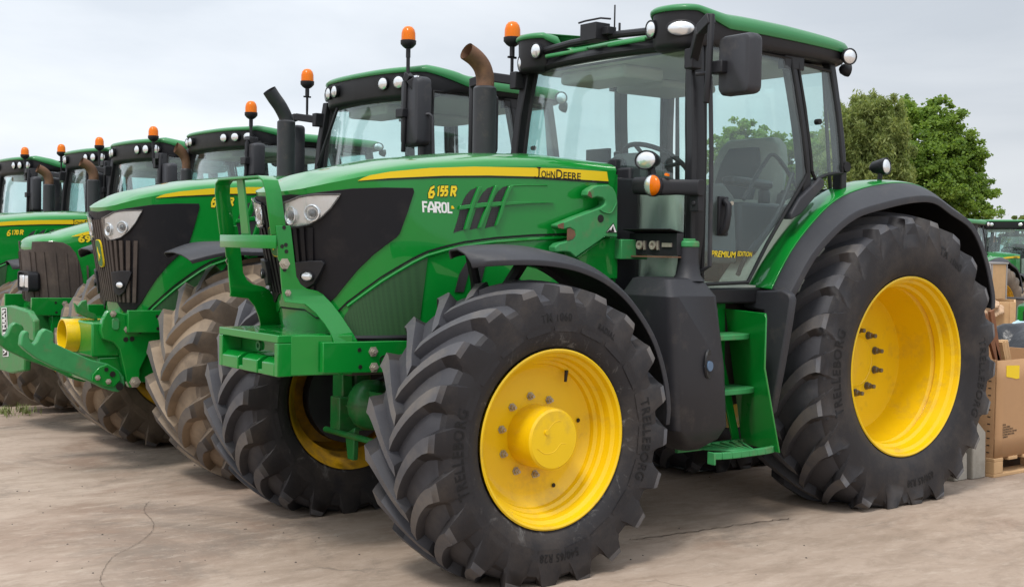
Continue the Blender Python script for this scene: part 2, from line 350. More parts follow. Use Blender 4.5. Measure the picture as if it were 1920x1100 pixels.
# ------------------------------------------------------------------ patches: a flat outline laid onto a curved surface
def patch(poly, fn, thick=.004, du=.06, dv=.10, mb=None, mi=0, umax=None):
    """poly: outline in surface coordinates (u, v); fn(u, v, offset) -> point; makes a thin shell whose top lies at offset 0"""
    bm = bmesh.new(); vs = [bm.verts.new((p[0], p[1], 0)) for p in poly]; bm.faces.new(vs)
    us = [p[0] for p in poly]; ws = [p[1] for p in poly]
    for a, b, d, ax in ((min(us), max(us), du, 0), (min(ws), max(ws), dv, 1)):
        if not d: continue
        n = int((b-a)/d)
        for k in range(1, n+1):
            c = a+k*(b-a)/(n+1); co = [0, 0, 0]; co[ax] = c; no = [0, 0, 0]; no[ax] = 1
            bmesh.ops.bisect_plane(bm, geom=bm.verts[:]+bm.edges[:]+bm.faces[:], plane_co=co, plane_no=no, dist=1e-6)
    bm.verts.ensure_lookup_table(); bm.verts.index_update()
    n = len(bm.verts); top = [fn(v.co.x, v.co.y, 0.0) for v in bm.verts]; bot = [fn(v.co.x, v.co.y, -thick) for v in bm.verts]
    fs = [[v.index for v in f.verts] for f in bm.faces]
    fs += [[n+i for i in f[::-1]] for f in fs]
    for e in bm.edges:
        if len(e.link_faces) == 1:
            lp = e.link_loops[0]; a, b = lp.vert.index, lp.link_loop_next.vert.index
            fs.append([b, a, n+a, n+b])
    bm.free(); mb = mb or MB(); mb.add(top+bot, fs, mi); return mb

class Surf:
    """the tractor's bonnet: a plan outline (s runs from the nose centre round the left corner to the rear), height z"""
    def __init__(h, plan, zedge, zspine, xs, rake, zb, zmap=None):
        P = spline([(a, b, 0) for a, b in plan], 8); h.p = np.array([q[:2] for q in P])
        d = np.linalg.norm(np.diff(h.p, axis=0), axis=1); h.s = np.concatenate([[0], np.cumsum(d)])
        h.ze, h.zs, h.xs, h.rake, h.zb, h.zmap = zedge, zspine, xs, rake, zb, zmap or (lambda z: z)
    def xy(h, s, z):
        a = abs(s); x = np.interp(a, h.s, h.p[:, 0]); y = np.interp(a, h.s, h.p[:, 1])
        e = .012; t = np.array([np.interp(a+e, h.s, h.p[:, 0])-np.interp(a-e, h.s, h.p[:, 0]), np.interp(a+e, h.s, h.p[:, 1])-np.interp(a-e, h.s, h.p[:, 1])])
        if a < e: t = np.array([0, 1.0])
        t /= np.linalg.norm(t); n = np.array([t[1], -t[0]])
        w = min(1, max(0, (x-2.55)/.9)); w = w*w*(3-2*w)
        x = x+h.rake*w*(z-1.65)
        ov = max(0.0, z-h.edge(x)); y = y-ov*ov*1.2
        if s < 0: y = -y; n = np.array([n[0], -n[1]])
        return x, y, n
    def edge(h, x): return interp(x, h.ze)
    def __call__(h, s, z, off=0.0):
        x, y, n = h.xy(s, z); return np.array([x+n[0]*off, y+n[1]*off, h.zmap(z)])
    def find(h, px, py, o=(0, 0, 0), base=.008):
        """surface coordinates seen at a pixel of the photograph"""
        o = np.asarray(o, float); p = U(px, py, y=.40, o=o)
        s = float(np.interp(-p[0], -h.p[:, 0], h.s)); z = p[2]
        def e(s, z):
            q = h(s, z, base)+o-CAM; w = q@CF
            return np.array([960+FOC*(q@CR)/w-px, 550-FOC*(q@CU)/w-py])
        for _ in range(40):
            r = e(s, z)
            if abs(r).max() < .05: break
            J = np.stack([(e(s+1e-3, z)-r)/1e-3, (e(s, z+1e-3)-r)/1e-3], 1)
            d = np.linalg.solve(J+np.eye(2)*1e-6, -r); d = np.clip(d, -.06, .06); s = max(.02, s+d[0]); z += d[1]
        return (s, z)
    def poly(h, pts, **k): return [h.find(a, b, **k) for a, b in pts]
    def layer(h, base): return lambda s, z, off: h(s, z, base+off)

# ------------------------------------------------------------------ wheels
def tyre_mb(R, w, rr, nlug, lug, load, A, wt=.017, letters=None, drop=.024):
    mb = MB(); Rc = R-lug; hh = Rc-rr
    half = [(.40*w, rr+.004), (.445*w, rr+.022), (.478*w, rr+.25*hh), (.494*w, rr+.45*hh), (.492*w, rr+.62*hh), (.472*w, rr+.80*hh), (.435*w, Rc-.035), (.36*w, Rc-.012), (.18*w, Rc-.002)]
    prof = half+[(0, Rc)]+[(-a, b) for a, b in half[::-1]]
    n = 96
    rings = [[(r*math.cos(t), y, r*math.sin(t)) for t in np.linspace(0, 2*math.pi, n, endpoint=False)] for y, r in prof]
    mb.loft(rings, True, False, 0)
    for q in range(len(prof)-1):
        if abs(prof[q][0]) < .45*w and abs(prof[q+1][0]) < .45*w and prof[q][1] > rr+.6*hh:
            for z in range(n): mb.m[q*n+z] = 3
    rs = sorted([(b, a) for a, b in half]); side_y = lambda r: interp(r, rs)
    prof_r = lambda y: interp(abs(y), [(0, Rc)]+[(a, b) for a, b in half[::-1] if b > rr+.5*hh])
    for side in (1, -1):
        for k in range(nlug):
            th0 = 2*math.pi*(k+(0 if side > 0 else .5))/nlug
            rng = random.Random(k*7+side); secs = []
            pit = 2*math.pi*(R-.06)/nlug
            for i in range(12):
                if i < 9:
                    u = i/8; y = (-.03+.50*u)*w; rt = R-drop*(2*y/w)**2; rb = prof_r(y)-.012; ww = wt*(1+.45*u); f = 1-(1-u)**1.45
                    fl = max(0, (u-.62)/.38)**1.6; wb = ww+.014+.008*u; wb += fl*max(0, pit*.47-wb)
                    if i == 0: rt -= .004
                    rm = rb+(.50-.16*fl)*(rt-rb); wm = ww+.010+.004*f+fl*.012
                else:
                    q = (i-8)/3; y = (.47+.027*min(1, q*1.4))*w; rt = R-drop-(.020*q+.150*q*q); f = 1.0+.05*q; ww = wt*1.45+(pit*.40-wt*1.45)*q**1.6; wb = max(ww+.004, pit*.47)
                    rb = min(R-drop-.105-.045*q, rt-.012); rm = rb+.38*(rt-rb); wm = ww+.008+.3*(wb-ww)
                    y += -.004*w*q*q
                ph = th0+A*f
                yb = y
                secs.append([(r*math.cos(ph+d/R), (yy)*side, r*math.sin(ph+d/R)) for d, r, yy in
                             ((-wb, rb, yb), (-wm, rm, y), (-ww, rt, y), (ww, rt, y), (wm, rm, y), (wb, rb, yb))])
            b = len(mb.v)
            for r in secs: mb.v += [tuple(map(float, p)) for p in r]
            for i in range(11):
                for j in range(5):
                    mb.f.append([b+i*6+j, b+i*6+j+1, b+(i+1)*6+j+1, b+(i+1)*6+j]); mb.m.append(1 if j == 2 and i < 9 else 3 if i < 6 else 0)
            mb.f.append([b+j for j in range(6)][::-1]); mb.m.append(0)
            mb.f.append([b+11*6+j for j in range(6)]); mb.m.append(0)
    if letters:
        for body, r, a0, hgt, sq in letters:
            v, f, wd = text2d(body, .018, 0, 1.12)
            ang = wd/.7*hgt*sq/r
            for lift, mi in ((.0025, 2),):
                def fn(p, z):
                    a = a0+(p[0]/wd-.5)*ang; rad = r+(p[1]/.7-.5)*hgt
                    return (rad*math.cos(a), side_y(rad)+z, rad*math.sin(a))
                m = len(v)
                mb.add([fn(p, lift) for p in v], f, mi)
    out = []
    for x, y, z in mb.v:
        if z < -load+.10 and abs(x) < .45:
            y *= 1+.035*min(1, (-load+.10-z)/.12)
        out.append((x, y, max(z, -load+.003)))
    mb.v = out
    return mb
def rim_front_mb(rr, hw, d):
    mb = MB(); e = rr
    prof = [(hw-.012, e-.002), (hw+.003, e+.006), (hw+.007, e-.001), (hw+.002, e-.010), (hw-.022, e-.016), (hw-.034, e-.030), (hw-.066, e-.036), (hw-.076, e-.048), (hw-.098, e-.052), (hw-.108, e-.066), (hw-.128, e-.070), (hw-.138, e-.084), (hw-d, e-.100), (hw-d-.004, e-.125), (hw-d, .20), (hw-d, .10)]
    mb.lathe(prof, n=80)
    mb.lathe([(hw-d-.004, e-.10), (hw-d-.05, e-.085), (-hw+.10, e-.075), (-hw+.06, e-.035), (-hw+.02, e-.014), (-hw, e+.006), (-hw+.008, e)], n=80)
    mb.lathe([(hw-d-.006, e-.10), (hw-d-.012, .10)], n=60)
    return mb
def rim_rear_mb(rr, hw, d):
    mb = MB(); e = rr
    prof = [(hw-.012, e-.002), (hw+.003, e+.006), (hw+.007, e-.001), (hw+.002, e-.010), (hw-.024, e-.016), (hw-.036, e-.032), (hw-.080, e-.040), (hw-.092, e-.056), (hw-.125, e-.060), (hw-.140, e-.048), (hw-.155, e-.062), (hw-.19, e-.066), (hw-.23, e-.074), (hw-.30, e-.085), (hw-d+.01, e-.10), (hw-d, e-.14), (hw-d, .10)]
    mb.lathe(prof, n=96)
    mb.lathe([(hw-d-.006, e-.10), (-hw+.06, e-.05), (-hw+.02, e-.014), (-hw, e+.006), (-hw+.008, e)], n=80)
    return mb
def hexbolt(mb, c, ax, r, h, mi=0):
    ax = np.asarray(ax, float); mb.lathe([(0, r*1.5), (.004, r*1.5), (.004, r*1.05), (h*.6, r), (h*.6, r*.62), (h, r*.55), (h, .0005)], c, ax, 6, mi)
LET_F = [('TRELLEBORG', .515, math.radians(-2), .052, .78), ('TRELLEBORG', .515, math.radians(184), .052, .78), ('TM 1060', .525, math.radians(88), .036, .8), ('540/65 R28', .50, math.radians(268), .036, .8), ('RADIAL', .525, math.radians(120), .026, .8)]
LET_R = [('TRELLEBORG', .685, math.radians(0), .066, .78), ('TRELLEBORG', .685, math.radians(188), .066, .78), ('TM 1060', .70, math.radians(118), .052, .8), ('650/65 R38', .66, math.radians(262), .042, .8)]
FZ, RZ = .616, .7845            # axle heights
TYF = dict(R=.672, w=.52, rr=.379, nlug=20, lug=.046, load=FZ, A=.37, wt=.0235)
TYR = dict(drop=.046, R=.880, w=.59, rr=.505, nlug=22, lug=.050, load=RZ, A=.345, wt=.027)
_WM = {}
def shared(key, fn):
    """build a mesh once; later wheels share its data"""
    if key not in _WM: _WM[key] = fn(); return _WM[key]
    o = _WM[key].copy(); COL.objects.link(o); return o
def wheel(T, front, side, dirty, letters=True, steer=0.0, big=None):
    yc = .845 if front else .65; hw = .228 if front else .25
    k_ = .62; d_ = side*(yc-k_)
    w = empty('wheel', T, (2.716-math.sin(steer)*d_, side*k_+math.cos(steer)*d_, FZ), steer) if front else empty('wheel', T, (0.0, side*yc, RZ), 0.0)
    if big and front: w.scale = (big[0], big[1], big[0]); w.location.z = FZ*big[0]
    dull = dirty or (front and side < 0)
    k = ('F' if front else 'R', dirty, side if letters else 0)
    def mk():
        d = dict(TYF if front else TYR)
        if side > 0 and letters and not dirty: d['letters'] = LET_F if front else LET_R
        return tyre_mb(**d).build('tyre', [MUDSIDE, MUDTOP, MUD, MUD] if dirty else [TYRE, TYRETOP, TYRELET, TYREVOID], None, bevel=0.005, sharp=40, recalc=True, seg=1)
    o = shared(('tyre',)+k, mk); o.parent = w
    def mkr():
        mb = rim_front_mb(.381, hw, .15) if front else rim_rear_mb(.507, hw, .36)
        if side < 0: mb = mb.flipy()
        return mb.build('rim', YELLOWD if dull else YELLOW, None, sharp=32)
    o = shared(('rim', front, side, dull), mkr); o.parent = w
    if front:
        def mkh():
            mb = MB(); mb.lathe([(hw-.155, .136), (hw-.02, .134), (hw-.006, .131), (hw+.002, .122), (hw+.004, .06), (hw+.004, .0008)], n=56)
            mb.lathe([(hw+.004, .011), (hw+.010, .010), (hw+.010, .0006)], c=(.045, 0, .035), n=12)
            for pts in ([(-.09, -.03), (-.05, -.055), (.0, -.05), (.035, -.02), (.06, -.022)], [(-.02, .06), (-.045, .03), (-.05, -.005)], [(.03, .08), (.0, .075), (-.03, .05)]):
                mb.tube(spline([(-a, hw+.0032, b) for a, b in pts], 5), .0018, 6)
            mb.lathe([(-.30, .09), (hw-.16, .12)], n=24)
            if side < 0: mb = mb.flipy()
            return mb.build('hub', YELLOWD if dull else YELLOW, None, sharp=32)
        o = shared(('hub', side, dull), mkh); o.parent = w
        for i in range(10):
            a = 2*math.pi*(i+.35)/10
            def mkb():
                mb = MB(); hexbolt(mb, (0, 0, 0), (0, side, 0), .0125, .030); return mb.build('wheel_nut', HUBN, None, sharp=30)
            o = shared(('nut', side), mkb); o.location = (.172*math.cos(a), side*(hw-.150), .172*math.sin(a)); o.parent = w
        def mkv():
            mb = MB(); mb.tube([(-.150, hw-.112, .228), (-.152, hw-.108, .278)], [.0065, .0085], 8)
            if side < 0: mb = mb.flipy()
            return mb.build('valve', BLACKP, None)
        o = shared(('valve', side), mkv); o.parent = w
        for a, r in ((10, .262), (-62, .262)):
            def mkq():
                m2 = MB(); m2.lathe([(0, .010), (.002, .009), (.002, .0005)], (0, 0, 0), (0, side, 0), 10); return m2.build('rim_hole', BLACKT, None)
            o = shared(('hole', side), mkq); o.location = (-r*math.cos(math.radians(a)), side*(hw-.148), r*math.sin(math.radians(a))); o.parent = w
    else:
        q = hw-.36
        for i in range(10):
            a = 2*math.pi*(i+.5)/10
            def mkb():
                mb = MB(); mb.lathe([(0, .024), (.006, .024), (.006, .019), (.026, .018), (.030, .013), (.058, .0125), (.060, .0005)], (0, 0, 0), (0, side, 0), 10); return mb.build('wheel_stud', STUD, None, sharp=30)
            o = shared(('stud', side), mkb); o.location = (.185*math.cos(a), side*q, .185*math.sin(a)); o.parent = w
        def mkh():
            mb = MB(); mb.lathe([(-.30, .12), (q-.01, .14), (q+.005, .150), (q+.006, .146), (q+.003, .142), (q+.003, .001)], n=40)
            if side < 0: mb = mb.flipy()
            return mb.build('hub', YELLOWD if dull else YELLOW, None, sharp=30)
        o = shared(('rhub', side, dull), mkh); o.parent = w
    return w

# ------------------------------------------------------------------ the tractor
def side_y(x, z):
    y = .755-.065*(min(1, max(0, (z-1.9)/.6)))**1.5
    return y-.05*min(1, max(0, (.95-x)/.6))**1.3
def on_side(px, py, o):
    """(x, z) of the cab's left flank seen at a pixel"""
    y = .74
    for _ in range(8):
        p = U(px, py, y=y, o=o); y = side_y(p[0], p[2])
    return (p[0], p[2])
def side_fn(base, sgn=1): return lambda x, z, off: np.array([x, sgn*(side_y(x, z)+base+off), z])
Z1 = lambda a, b: (400+a/5.237, 310+b/5.237)
Z2 = lambda a, b: (400+a/5.0, 500+b/5.0)
Z5 = lambda a, b: (640+a/3.6226, 270+b/3.6226)
Z6 = lambda a, b: (800+a/3.2345, 300+b/3.2345)

NEW = dict(plan=[(3.5, 0), (3.498, .10), (3.485, .19), (3.43, .275), (3.27, .345), (3.0, .390), (2.6, .414), (2.2, .42), (1.95, .42), (1.80, .42)],
           zedge=[(1.8, 1.822), (2.2, 1.822), (2.5, 1.808), (2.8, 1.785), (3.05, 1.757), (3.25, 1.725), (3.4, 1.69), (3.5, 1.66)],
           zspine=[(1.8, 1.885), (2.2, 1.905), (2.6, 1.885), (3.0, 1.835), (3.35, 1.755)], xs=3.33, rake=.20, zb=1.03)
OLD = dict(plan=[(3.42, 0), (3.415, .12), (3.39, .24), (3.30, .315), (3.1, .35), (2.8, .375), (2.4, .39), (2.0, .40), (1.80, .40)],
           zedge=[(1.8, 1.66), (2.4, 1.60), (2.8, 1.53), (3.1, 1.46), (3.3, 1.41), (3.42, 1.385)],
           zspine=[(1.8, 1.75), (2.4, 1.70), (2.8, 1.62), (3.15, 1.52), (3.3, 1.46)], xs=3.2, rake=.10, zb=.92)
ZERO = (0, 0, 0)
HN = Surf(**NEW)
def up_edge(H, s1, s0, n=26):
    o = []
    for s in np.linspace(s1, s0, n):
        z = 1.7
        for _ in range(3): z = H.edge(H.xy(s, min(z, 1.65))[0])
        o.append((s, z))
    return o
def xslice(H, x):
    return float(np.interp(-x, -H.p[:, 0], H.s))
POLY = {}
def traced():
    """outlines on the bonnet, read once from the photograph of the nearest tractor"""
    H = HN; q = POLY; s_end = xslice(H, 1.815)
    q['upper'] = [(0, 1.135), (.12, 1.135)]+H.poly([(592, 594), (618, 592), (632, 583), (650, 565), (682, 541), (714, 518), (742, 501), (775, 482), (800, 470), (835, 460), (870, 452), (930, 444), (1000, 439), (1060, 437), (1135, 434)])+up_edge(H, s_end, 0)
    
    q['grille'] = [(0, 1.195), (.10, 1.195)]+H.poly([(582, 574), (604, 572), (618, 567), (630, 556), (650, 531), (672, 505), (700, 478), (722, 461), (744, 445), (750, 438), (764, 400), (777, 360), (775, 352.5), (720, 351.5), (660, 353.5), (600, 360), (565, 365.5)], base=.014)+[(.17, 1.645), (0, 1.638)]
    q['lens'] = H.poly([(532, 381), (545, 376.5), (562, 369), (591, 365), (638.5, 364.4), (634, 372), (621.5, 390), (602.4, 409), (583, 420.7), (562, 425.5), (547, 426.5), (537.5, 417)], base=.016)
    q['lamps'] = H.poly([(545, 404), (585.5, 399.5)], base=.02)
    q['pod'] = H.poly([(553, 492), (580, 489), (604, 489), (609, 494), (602, 510), (590, 532), (576, 541), (562, 536), (556, 515)], base=.03)
    q['fog'] = H.poly([(573, 518)], base=.05)
    q['mesh'] = H.poly([(803, 473), (797, 520), (790, 575), (784, 629), (641, 630), (639, 612), (646, 592), (662, 568), (690, 542), (725, 517), (760, 494), (785, 481)], base=.003)
    q['stripe'] = H.poly([(671, 339), (731, 334), (833, 329.5), (916, 329), (999, 331), (1141, 340), (1138, 322), (1054, 316), (971, 314), (888, 312.5), (806, 315), (731, 322), (695, 328.5), (682, 333)], base=.0115)
    q['under'] = H.poly([(671, 340), (731, 335), (833, 330.5), (916, 330), (999, 332), (1141, 341), (1141, 344), (999, 335), (916, 333), (833, 333.5), (731, 337.5)], base=.0105)
    q['vent'] = [H.poly([Z5(*p) for p in v], base=.010) for v in (
        [(815, 420), (828, 385), (850, 345), (880, 312), (932, 290), (915, 330), (885, 405)], [(762, 603), (785, 530), (807, 450), (872, 438), (858, 500), (835, 580)],
        [(925, 404), (945, 360), (965, 328), (995, 300), (1047, 282), (1030, 320), (1000, 396)], [(872, 583), (895, 510), (917, 440), (977, 430), (960, 490), (930, 570)],
        [(1030, 393), (1048, 350), (1068, 320), (1098, 293), (1142, 282), (1125, 320), (1096, 388)], [(977, 571), (1000, 500), (1022, 431), (1087, 424), (1070, 485), (1046, 555)])]
    q['louvre'] = [H.poly([Z5(*p) for p in v], base=.020) for v in (
        [(932, 290), (915, 330), (885, 405), (858, 500), (835, 582), (855, 578), (880, 500), (908, 402), (935, 330), (957, 288)],
        [(1047, 282), (1030, 320), (1000, 396), (960, 490), (930, 572), (950, 568), (982, 490), (1022, 392), (1047, 320), (1068, 280)],
        [(1142, 282), (1125, 320), (1096, 388), (1070, 485), (1046, 557), (1063, 548), (1090, 485), (1117, 388), (1146, 320), (1168, 282)])]
    q['bar'] = H.poly([Z5(*p) for p in [(800, 445), (806, 420), (960, 398), (1100, 392), (1300, 392), (1450, 399), (1300, 403), (1100, 418), (960, 428)]], base=.018)
    q['ridge'] = H.poly([Z5(*p) for p in [(1150, 284), (1250, 279), (1400, 281)]], base=.009)
    q['low_vent'] = [H.poly([Z6(*p) for p in v], base=.004) for v in ([(262, 590), (240, 620), (200, 690), (170, 800), (225, 800), (255, 690), (280, 600)], [(330, 592), (310, 640), (285, 720), (270, 780), (322, 780), (345, 690), (365, 596)])]
traced()
def piece(mb, H, base, body, px0, px1, hz, mi=0, bold=.0, shear=0.0, zoff=0.0, o=ZERO, grow=0.0):
    """lettering on the bonnet between two pixels of its baseline, cap height hz metres"""
    s0, z0 = H.find(*px0, base=base, o=o); s1, z1 = H.find(*px1, base=base, o=o)
    add_text(mb, body, lambda u, v: H(s0+(s1-s0)*u, z0+(z1-z0)*u+v*hz+zoff, base), mi, bold=bold, shear=shear)

def make_hood(T, H, sp):
    detail = sp['detail']; lay = H.layer
    # inner body panel, both sides, and the lower nose
    ss = np.concatenate([np.linspace(0, .9, 20), np.linspace(1.0, H.s[-1], 10)]); mb = MB()
    ss = np.concatenate([-ss[:0:-1], ss]); zz = np.concatenate([[0], [.04, .09], np.linspace(.16, 1, 8)])
    G = []
    for q in zz:
        row = []
        for s in ss:
            x, y, n = H.xy(s, 1.6); z1 = H.edge(x)-.02; row.append(H(s, H.zb+(z1-H.zb)*q))
        G.append(row)
    mb.grid(G); mb.build('body_panel', GREEN, T, sharp=40)
    # upper bonnet: side skins and the crowned top
    mb = patch(POLY['upper'], lay(.008), .010, .07, .09)
    mb2 = mb.flipy(); mb.add(mb2.v, mb2.f)
    s_end = xslice(H, 1.815); e = up_edge(H, s_end, 0, 40); ed = [(-s, z) for s, z in e[::1]]+[(s, z) for s, z in e[::-1]][1:]
    rings = []
    for k in range(9):
        a = k/8*math.pi/2; ka0 = 1-math.cos(a)**1.15; kz0 = math.sin(a)**.75; row = []
        for s, z in ed:
            nx = H.xy(s, 1.6)[2][0]; w = min(1, max(0, (nx-.15)/.5)); w = w*w*(3-2*w); t_ = k/8
            ka = ka0*(1-w)+w*t_; kz = kz0*(1-w)+w*(t_**.85)
            b = H(s, z, .008); xt = min(b[0], H.xs); t = np.array([xt, 0, interp(xt, H.zs)])
            bz = z; row.append((b[0]+(t[0]-b[0])*ka, b[1]+(t[1]-b[1])*ka, H.zmap(bz+(t[2]-bz)*kz)))
        rings.append(row)
    mb.grid(rings)
    hood = mb.build('hood', GREEN, T, sharp=42)
    if sp.get('old'): return hood
    mb = MB(); low = POLY['upper'][1:17]
    mb.tube([H(s, z-.004, .002) for s, z in [(-.12, 1.135), (0, 1.135)]+low[:]], .0055, 6)
    mb.build('bonnet_seam', RUBBERSEAL, hood)
    mb = MB(); lip = [(s, z-.020-.004*min(1, max(0, (s-.3)/.2))) for s, z in low[4:]]
    mb.tube([H(s, z, .004) for s, z in lip], .008, 8); mb.build('panel_lip', GREEN, hood)
    mb = patch(POLY['grille'], lay(.0145), .008, .07, .09); mb2 = mb.flipy(); mb.add(mb2.v, mb2.f)
    gr = mb.build('grille', GRILLE, T, sharp=40, bevel=.002)
    # vertical grille ribs across the nose, joined to the grille
    mb = MB()
    for k in (range(-8, 9) if sp['dirty'] else range(-6, 7)):
        s = k*.034; top = 1.60 if abs(s) < .10 else 1.50
        a = MB()
        G = [(s-.009, 1.20), (s+.009, 1.20), (s*1.22+.011, top), (s*1.22-.011, top)]
        patch(G, lambda u, v, off: H(u, v, (.028 if sp['dirty'] else .022)+off), .014, 0, .08, a); mb.add(a.v, a.f)
    mb.build('grille_ribs', GRILLED if sp['dirty'] else GRILLE, gr, sharp=40)
    for sg in (1, -1):
        def fl(m): return m if sg > 0 else m.flipy()
        lens = fl(patch(POLY['lens'], lay(.017), .004, .05, .05)).build('headlight', CHROME, T, sharp=30)
        mb = MB()
        for i, (s, z) in enumerate(POLY['lamps']):
            c = H(s, z, .010); n = H(s, z, 1)-H(s, z, 0); n = np.array([n[0]+.25, n[1], 0]); n /= np.linalg.norm(n)
            r = .042 if i == 0 else .038
            mb.lathe([(-.005, r), (.014, r), (.016, r-.004), (.004, r*.62), (-.004, r*.5)], c, n, 24)
            mb.lathe([(.0, r*.52), (.014, r*.48), (.020, r*.28), (.022, .0005)], c, n, 18, mi=1)
        fl(mb).build('lamp_bowl', [CHROME, PROJ], lens, sharp=50)
        mb = MB()
        mb.tube([H(s, z, .019) for s, z in POLY['lens']+POLY['lens'][:1]], .0055, 6, cap=False)
        fl(mb).build('lamp_frame', BLACKP, lens)
        fl(patch(POLY['lens'], lay(.034), .002, .05, .05)).build('lamp_glass', LENS, lens, sharp=30)
        pd = fl(patch(POLY['pod'], lay(.040), .035, .05, .05)).build('fog_lamp', BLACKP, T, bevel=.008)
        mb = MB(); s, z = POLY['fog'][0]; c = H(s, z, .038); n = H(s, z, 1)-H(s, z, 0)
        mb.lathe([(0, .030), (.010, .030), (.012, .026)], c, n, 20, ell=(1.35, .8)); mb.lathe([(.004, .027), (.010, .018), (.012, .0005)], c, n, 20, mi=1, ell=(1.35, .8))
        fl(mb).build('fog_lens', [BLACKP, CHROME], pd)
    for sg in (-1, 1):
        fl = lambda m: m if sg > 0 else m.flipy()
        fl(patch(POLY['mesh'], lay(.006), .006, .09, .12)).build('mesh_screen', GREENMESH, T, sharp=40)
        st = fl(patch(POLY['stripe'], lay(.0115), .003, .10, .05)).build('side_stripe', STRIPE, T, sharp=40)
        fl(patch(POLY['under'], lay(.0105), .002, .10, 0)).build('stripe_underline', BLACKT, st, sharp=40)
    mb = MB()
    for p in POLY['vent']: patch(p, lay(.0095), .001, 0, .06, mb)
    vt = mb.build('side_vent', VENTMESH, T, sharp=40)
    mb = MB()
    for p in POLY['louvre']: patch(p, lay(.024), .016, 0, .05, mb)
    patch(POLY['bar'], lay(.020), .012, .06, 0, mb)
    mb.tube([H(s, z, .008) for s, z in POLY['ridge']], .004, 6)
    mb.build('louvre', GREEN, vt, sharp=40, bevel=.003)
    mb = MB(); mb.tube([H(s, 1.012, -.004) for s in np.linspace(-1.95, 1.95, 60)], .016, 8); mb.build('rubber_trim', FRAMEB, T)
    # emblem on the nose
    mb = MB(); pl = [(a, 1.435+b) for a, b in rrect(.095, .135, .035)]
    patch(pl, lay(.040), .010, 0, 0, mb, 1); patch([(a*.92, 1.435+(b-1.435)*.945) for a, b in pl], lay(.0425), .003, 0, 0, mb, 0)
    deer = [(-.022, -.045), (-.010, -.02), (-.012, .0), (-.020, .022), (-.014, .05), (-.006, .03), (.0, .008), (.014, .0), (.026, -.012), (.020, -.016), (.010, -.012), (.016, -.03), (.010, -.036), (.002, -.018), (-.008, -.03), (-.016, -.05)]
    patch([(a*.8, 1.432+b*.72) for a, b in deer], lay(.0445), .003, 0, 0, mb, 1)
    mb.build('emblem', [LOGOG, YELLOWT], T)
    # lettering
    mb = MB(); B = .0128; lay_b = lay(B)
    J = lambda f: (1003+86*f, 333+5.5*f)
    for body, a, b, h in (('OHN', .14, .44, .034), ('D', .465, .60, .044), ('EERE', .62, 1.0, .034)):
        piece(mb, H, B, body, (J(a)[0], J(a)[1]-1.0), (J(b)[0], J(b)[1]-1.0), h, bold=.012)
    s0, z0 = H.find(*J(0.0), base=B); s1, z1 = H.find(*J(.125), base=B); w_ = s1-s0
    pj = spline([(s0+w_*.72, z0+.050, 0), (s0+w_*.72, z0+.025, 0), (s0+w_*.70, z0+.008, 0), (s0+w_*.42, z0-.002, 0), (s0, z0+.004, 0)], 4)
    for a, b in zip(pj[:-1], pj[1:]):
        d = (b-a)/np.linalg.norm(b-a)*.0015; q = np.array([-d[1], d[0], 0])/.0015*.0034
        patch([(a-d+q)[:2], (b+d+q)[:2], (b+d-q)[:2], (a-d-q)[:2]], lay_b, .001, 0, 0, mb)
    p_ = [(s0+w_*.40, z0+.052), (s0+w_*1.0, z0+.052), (s0+w_*1.0, z0+.046), (s0+w_*.40, z0+.046)]; patch(p_, lay_b, .001, 0, 0, mb)
    mb.build('stripe_lettering', BLACKT, st, sharp=60)
    mb = MB(); six, num, last = sp['model']
    for rep, (bo, mi, bs) in enumerate(((.10, 0, .0095), (.035, 1, .0110))):
        for body, a, b, h in ((six, (801.5, 370.5), (815.5, 369.5), .048), (num, (817, 366.5), (839.5, 366.0), .038), (last, (843.5, 366.3), (856, 366.6), .038)):
            if body:
                s0, z0 = H.find(*a, base=bs); s1, z1 = H.find(*b, base=bs); m_ = len(body); cw = (s1-s0)/m_
                for q, ch in enumerate(body):
                    pen(mb, ch, lambda u, v, e: H(s0+cw*(q+.08+.84*u)+v*h*.16, z0+(z1-z0)*(q+u)/m_+v*h, bs+e), (.62, .42)[rep]*.030/cw*(1 if len(body) < 3 else .85), (.42, .27)[rep]*.044/h, mi)
    mb.build('model_number', [BLACKT, YELLOWT], T, sharp=60)
    if sp.get('dealer'):
        mb = MB(); Q = lambda f: (792.5+56*f, 397.5+2.2*f)
        for body, a, b in (('F', 0, .17), ('A', .19, .40), ('R', .42, .62), ('O', .64, .81), ('L', .83, 1.0)):
            s0, z0 = H.find(*Q(a), base=.0095); s1, z1 = H.find(*Q(b), base=.0095)
            pen(mb, body, lambda u, v, e: H(s0+(s1-s0)*u, z0+(z1-z0)*u+.003+v*.042, .0095+e), .34, .20, 0)
        patch(H.poly([Z5(*p) for p in [(748, 440), (748, 420), (758, 420), (768, 436), (764, 440)]], base=.010), lay(.0105), .002, 0, 0, mb, 1)
        mb.build('dealer_sticker', [WHITET, STRIPE], T, sharp=60)
    if sp['tag'] == 'hero':
        mb = MB()
        for p in POLY['low_vent']: patch(p, lay(.004), .002, 0, .06, mb)
        mb.build('lower_vent', VENTMESH, vt)
    return hood

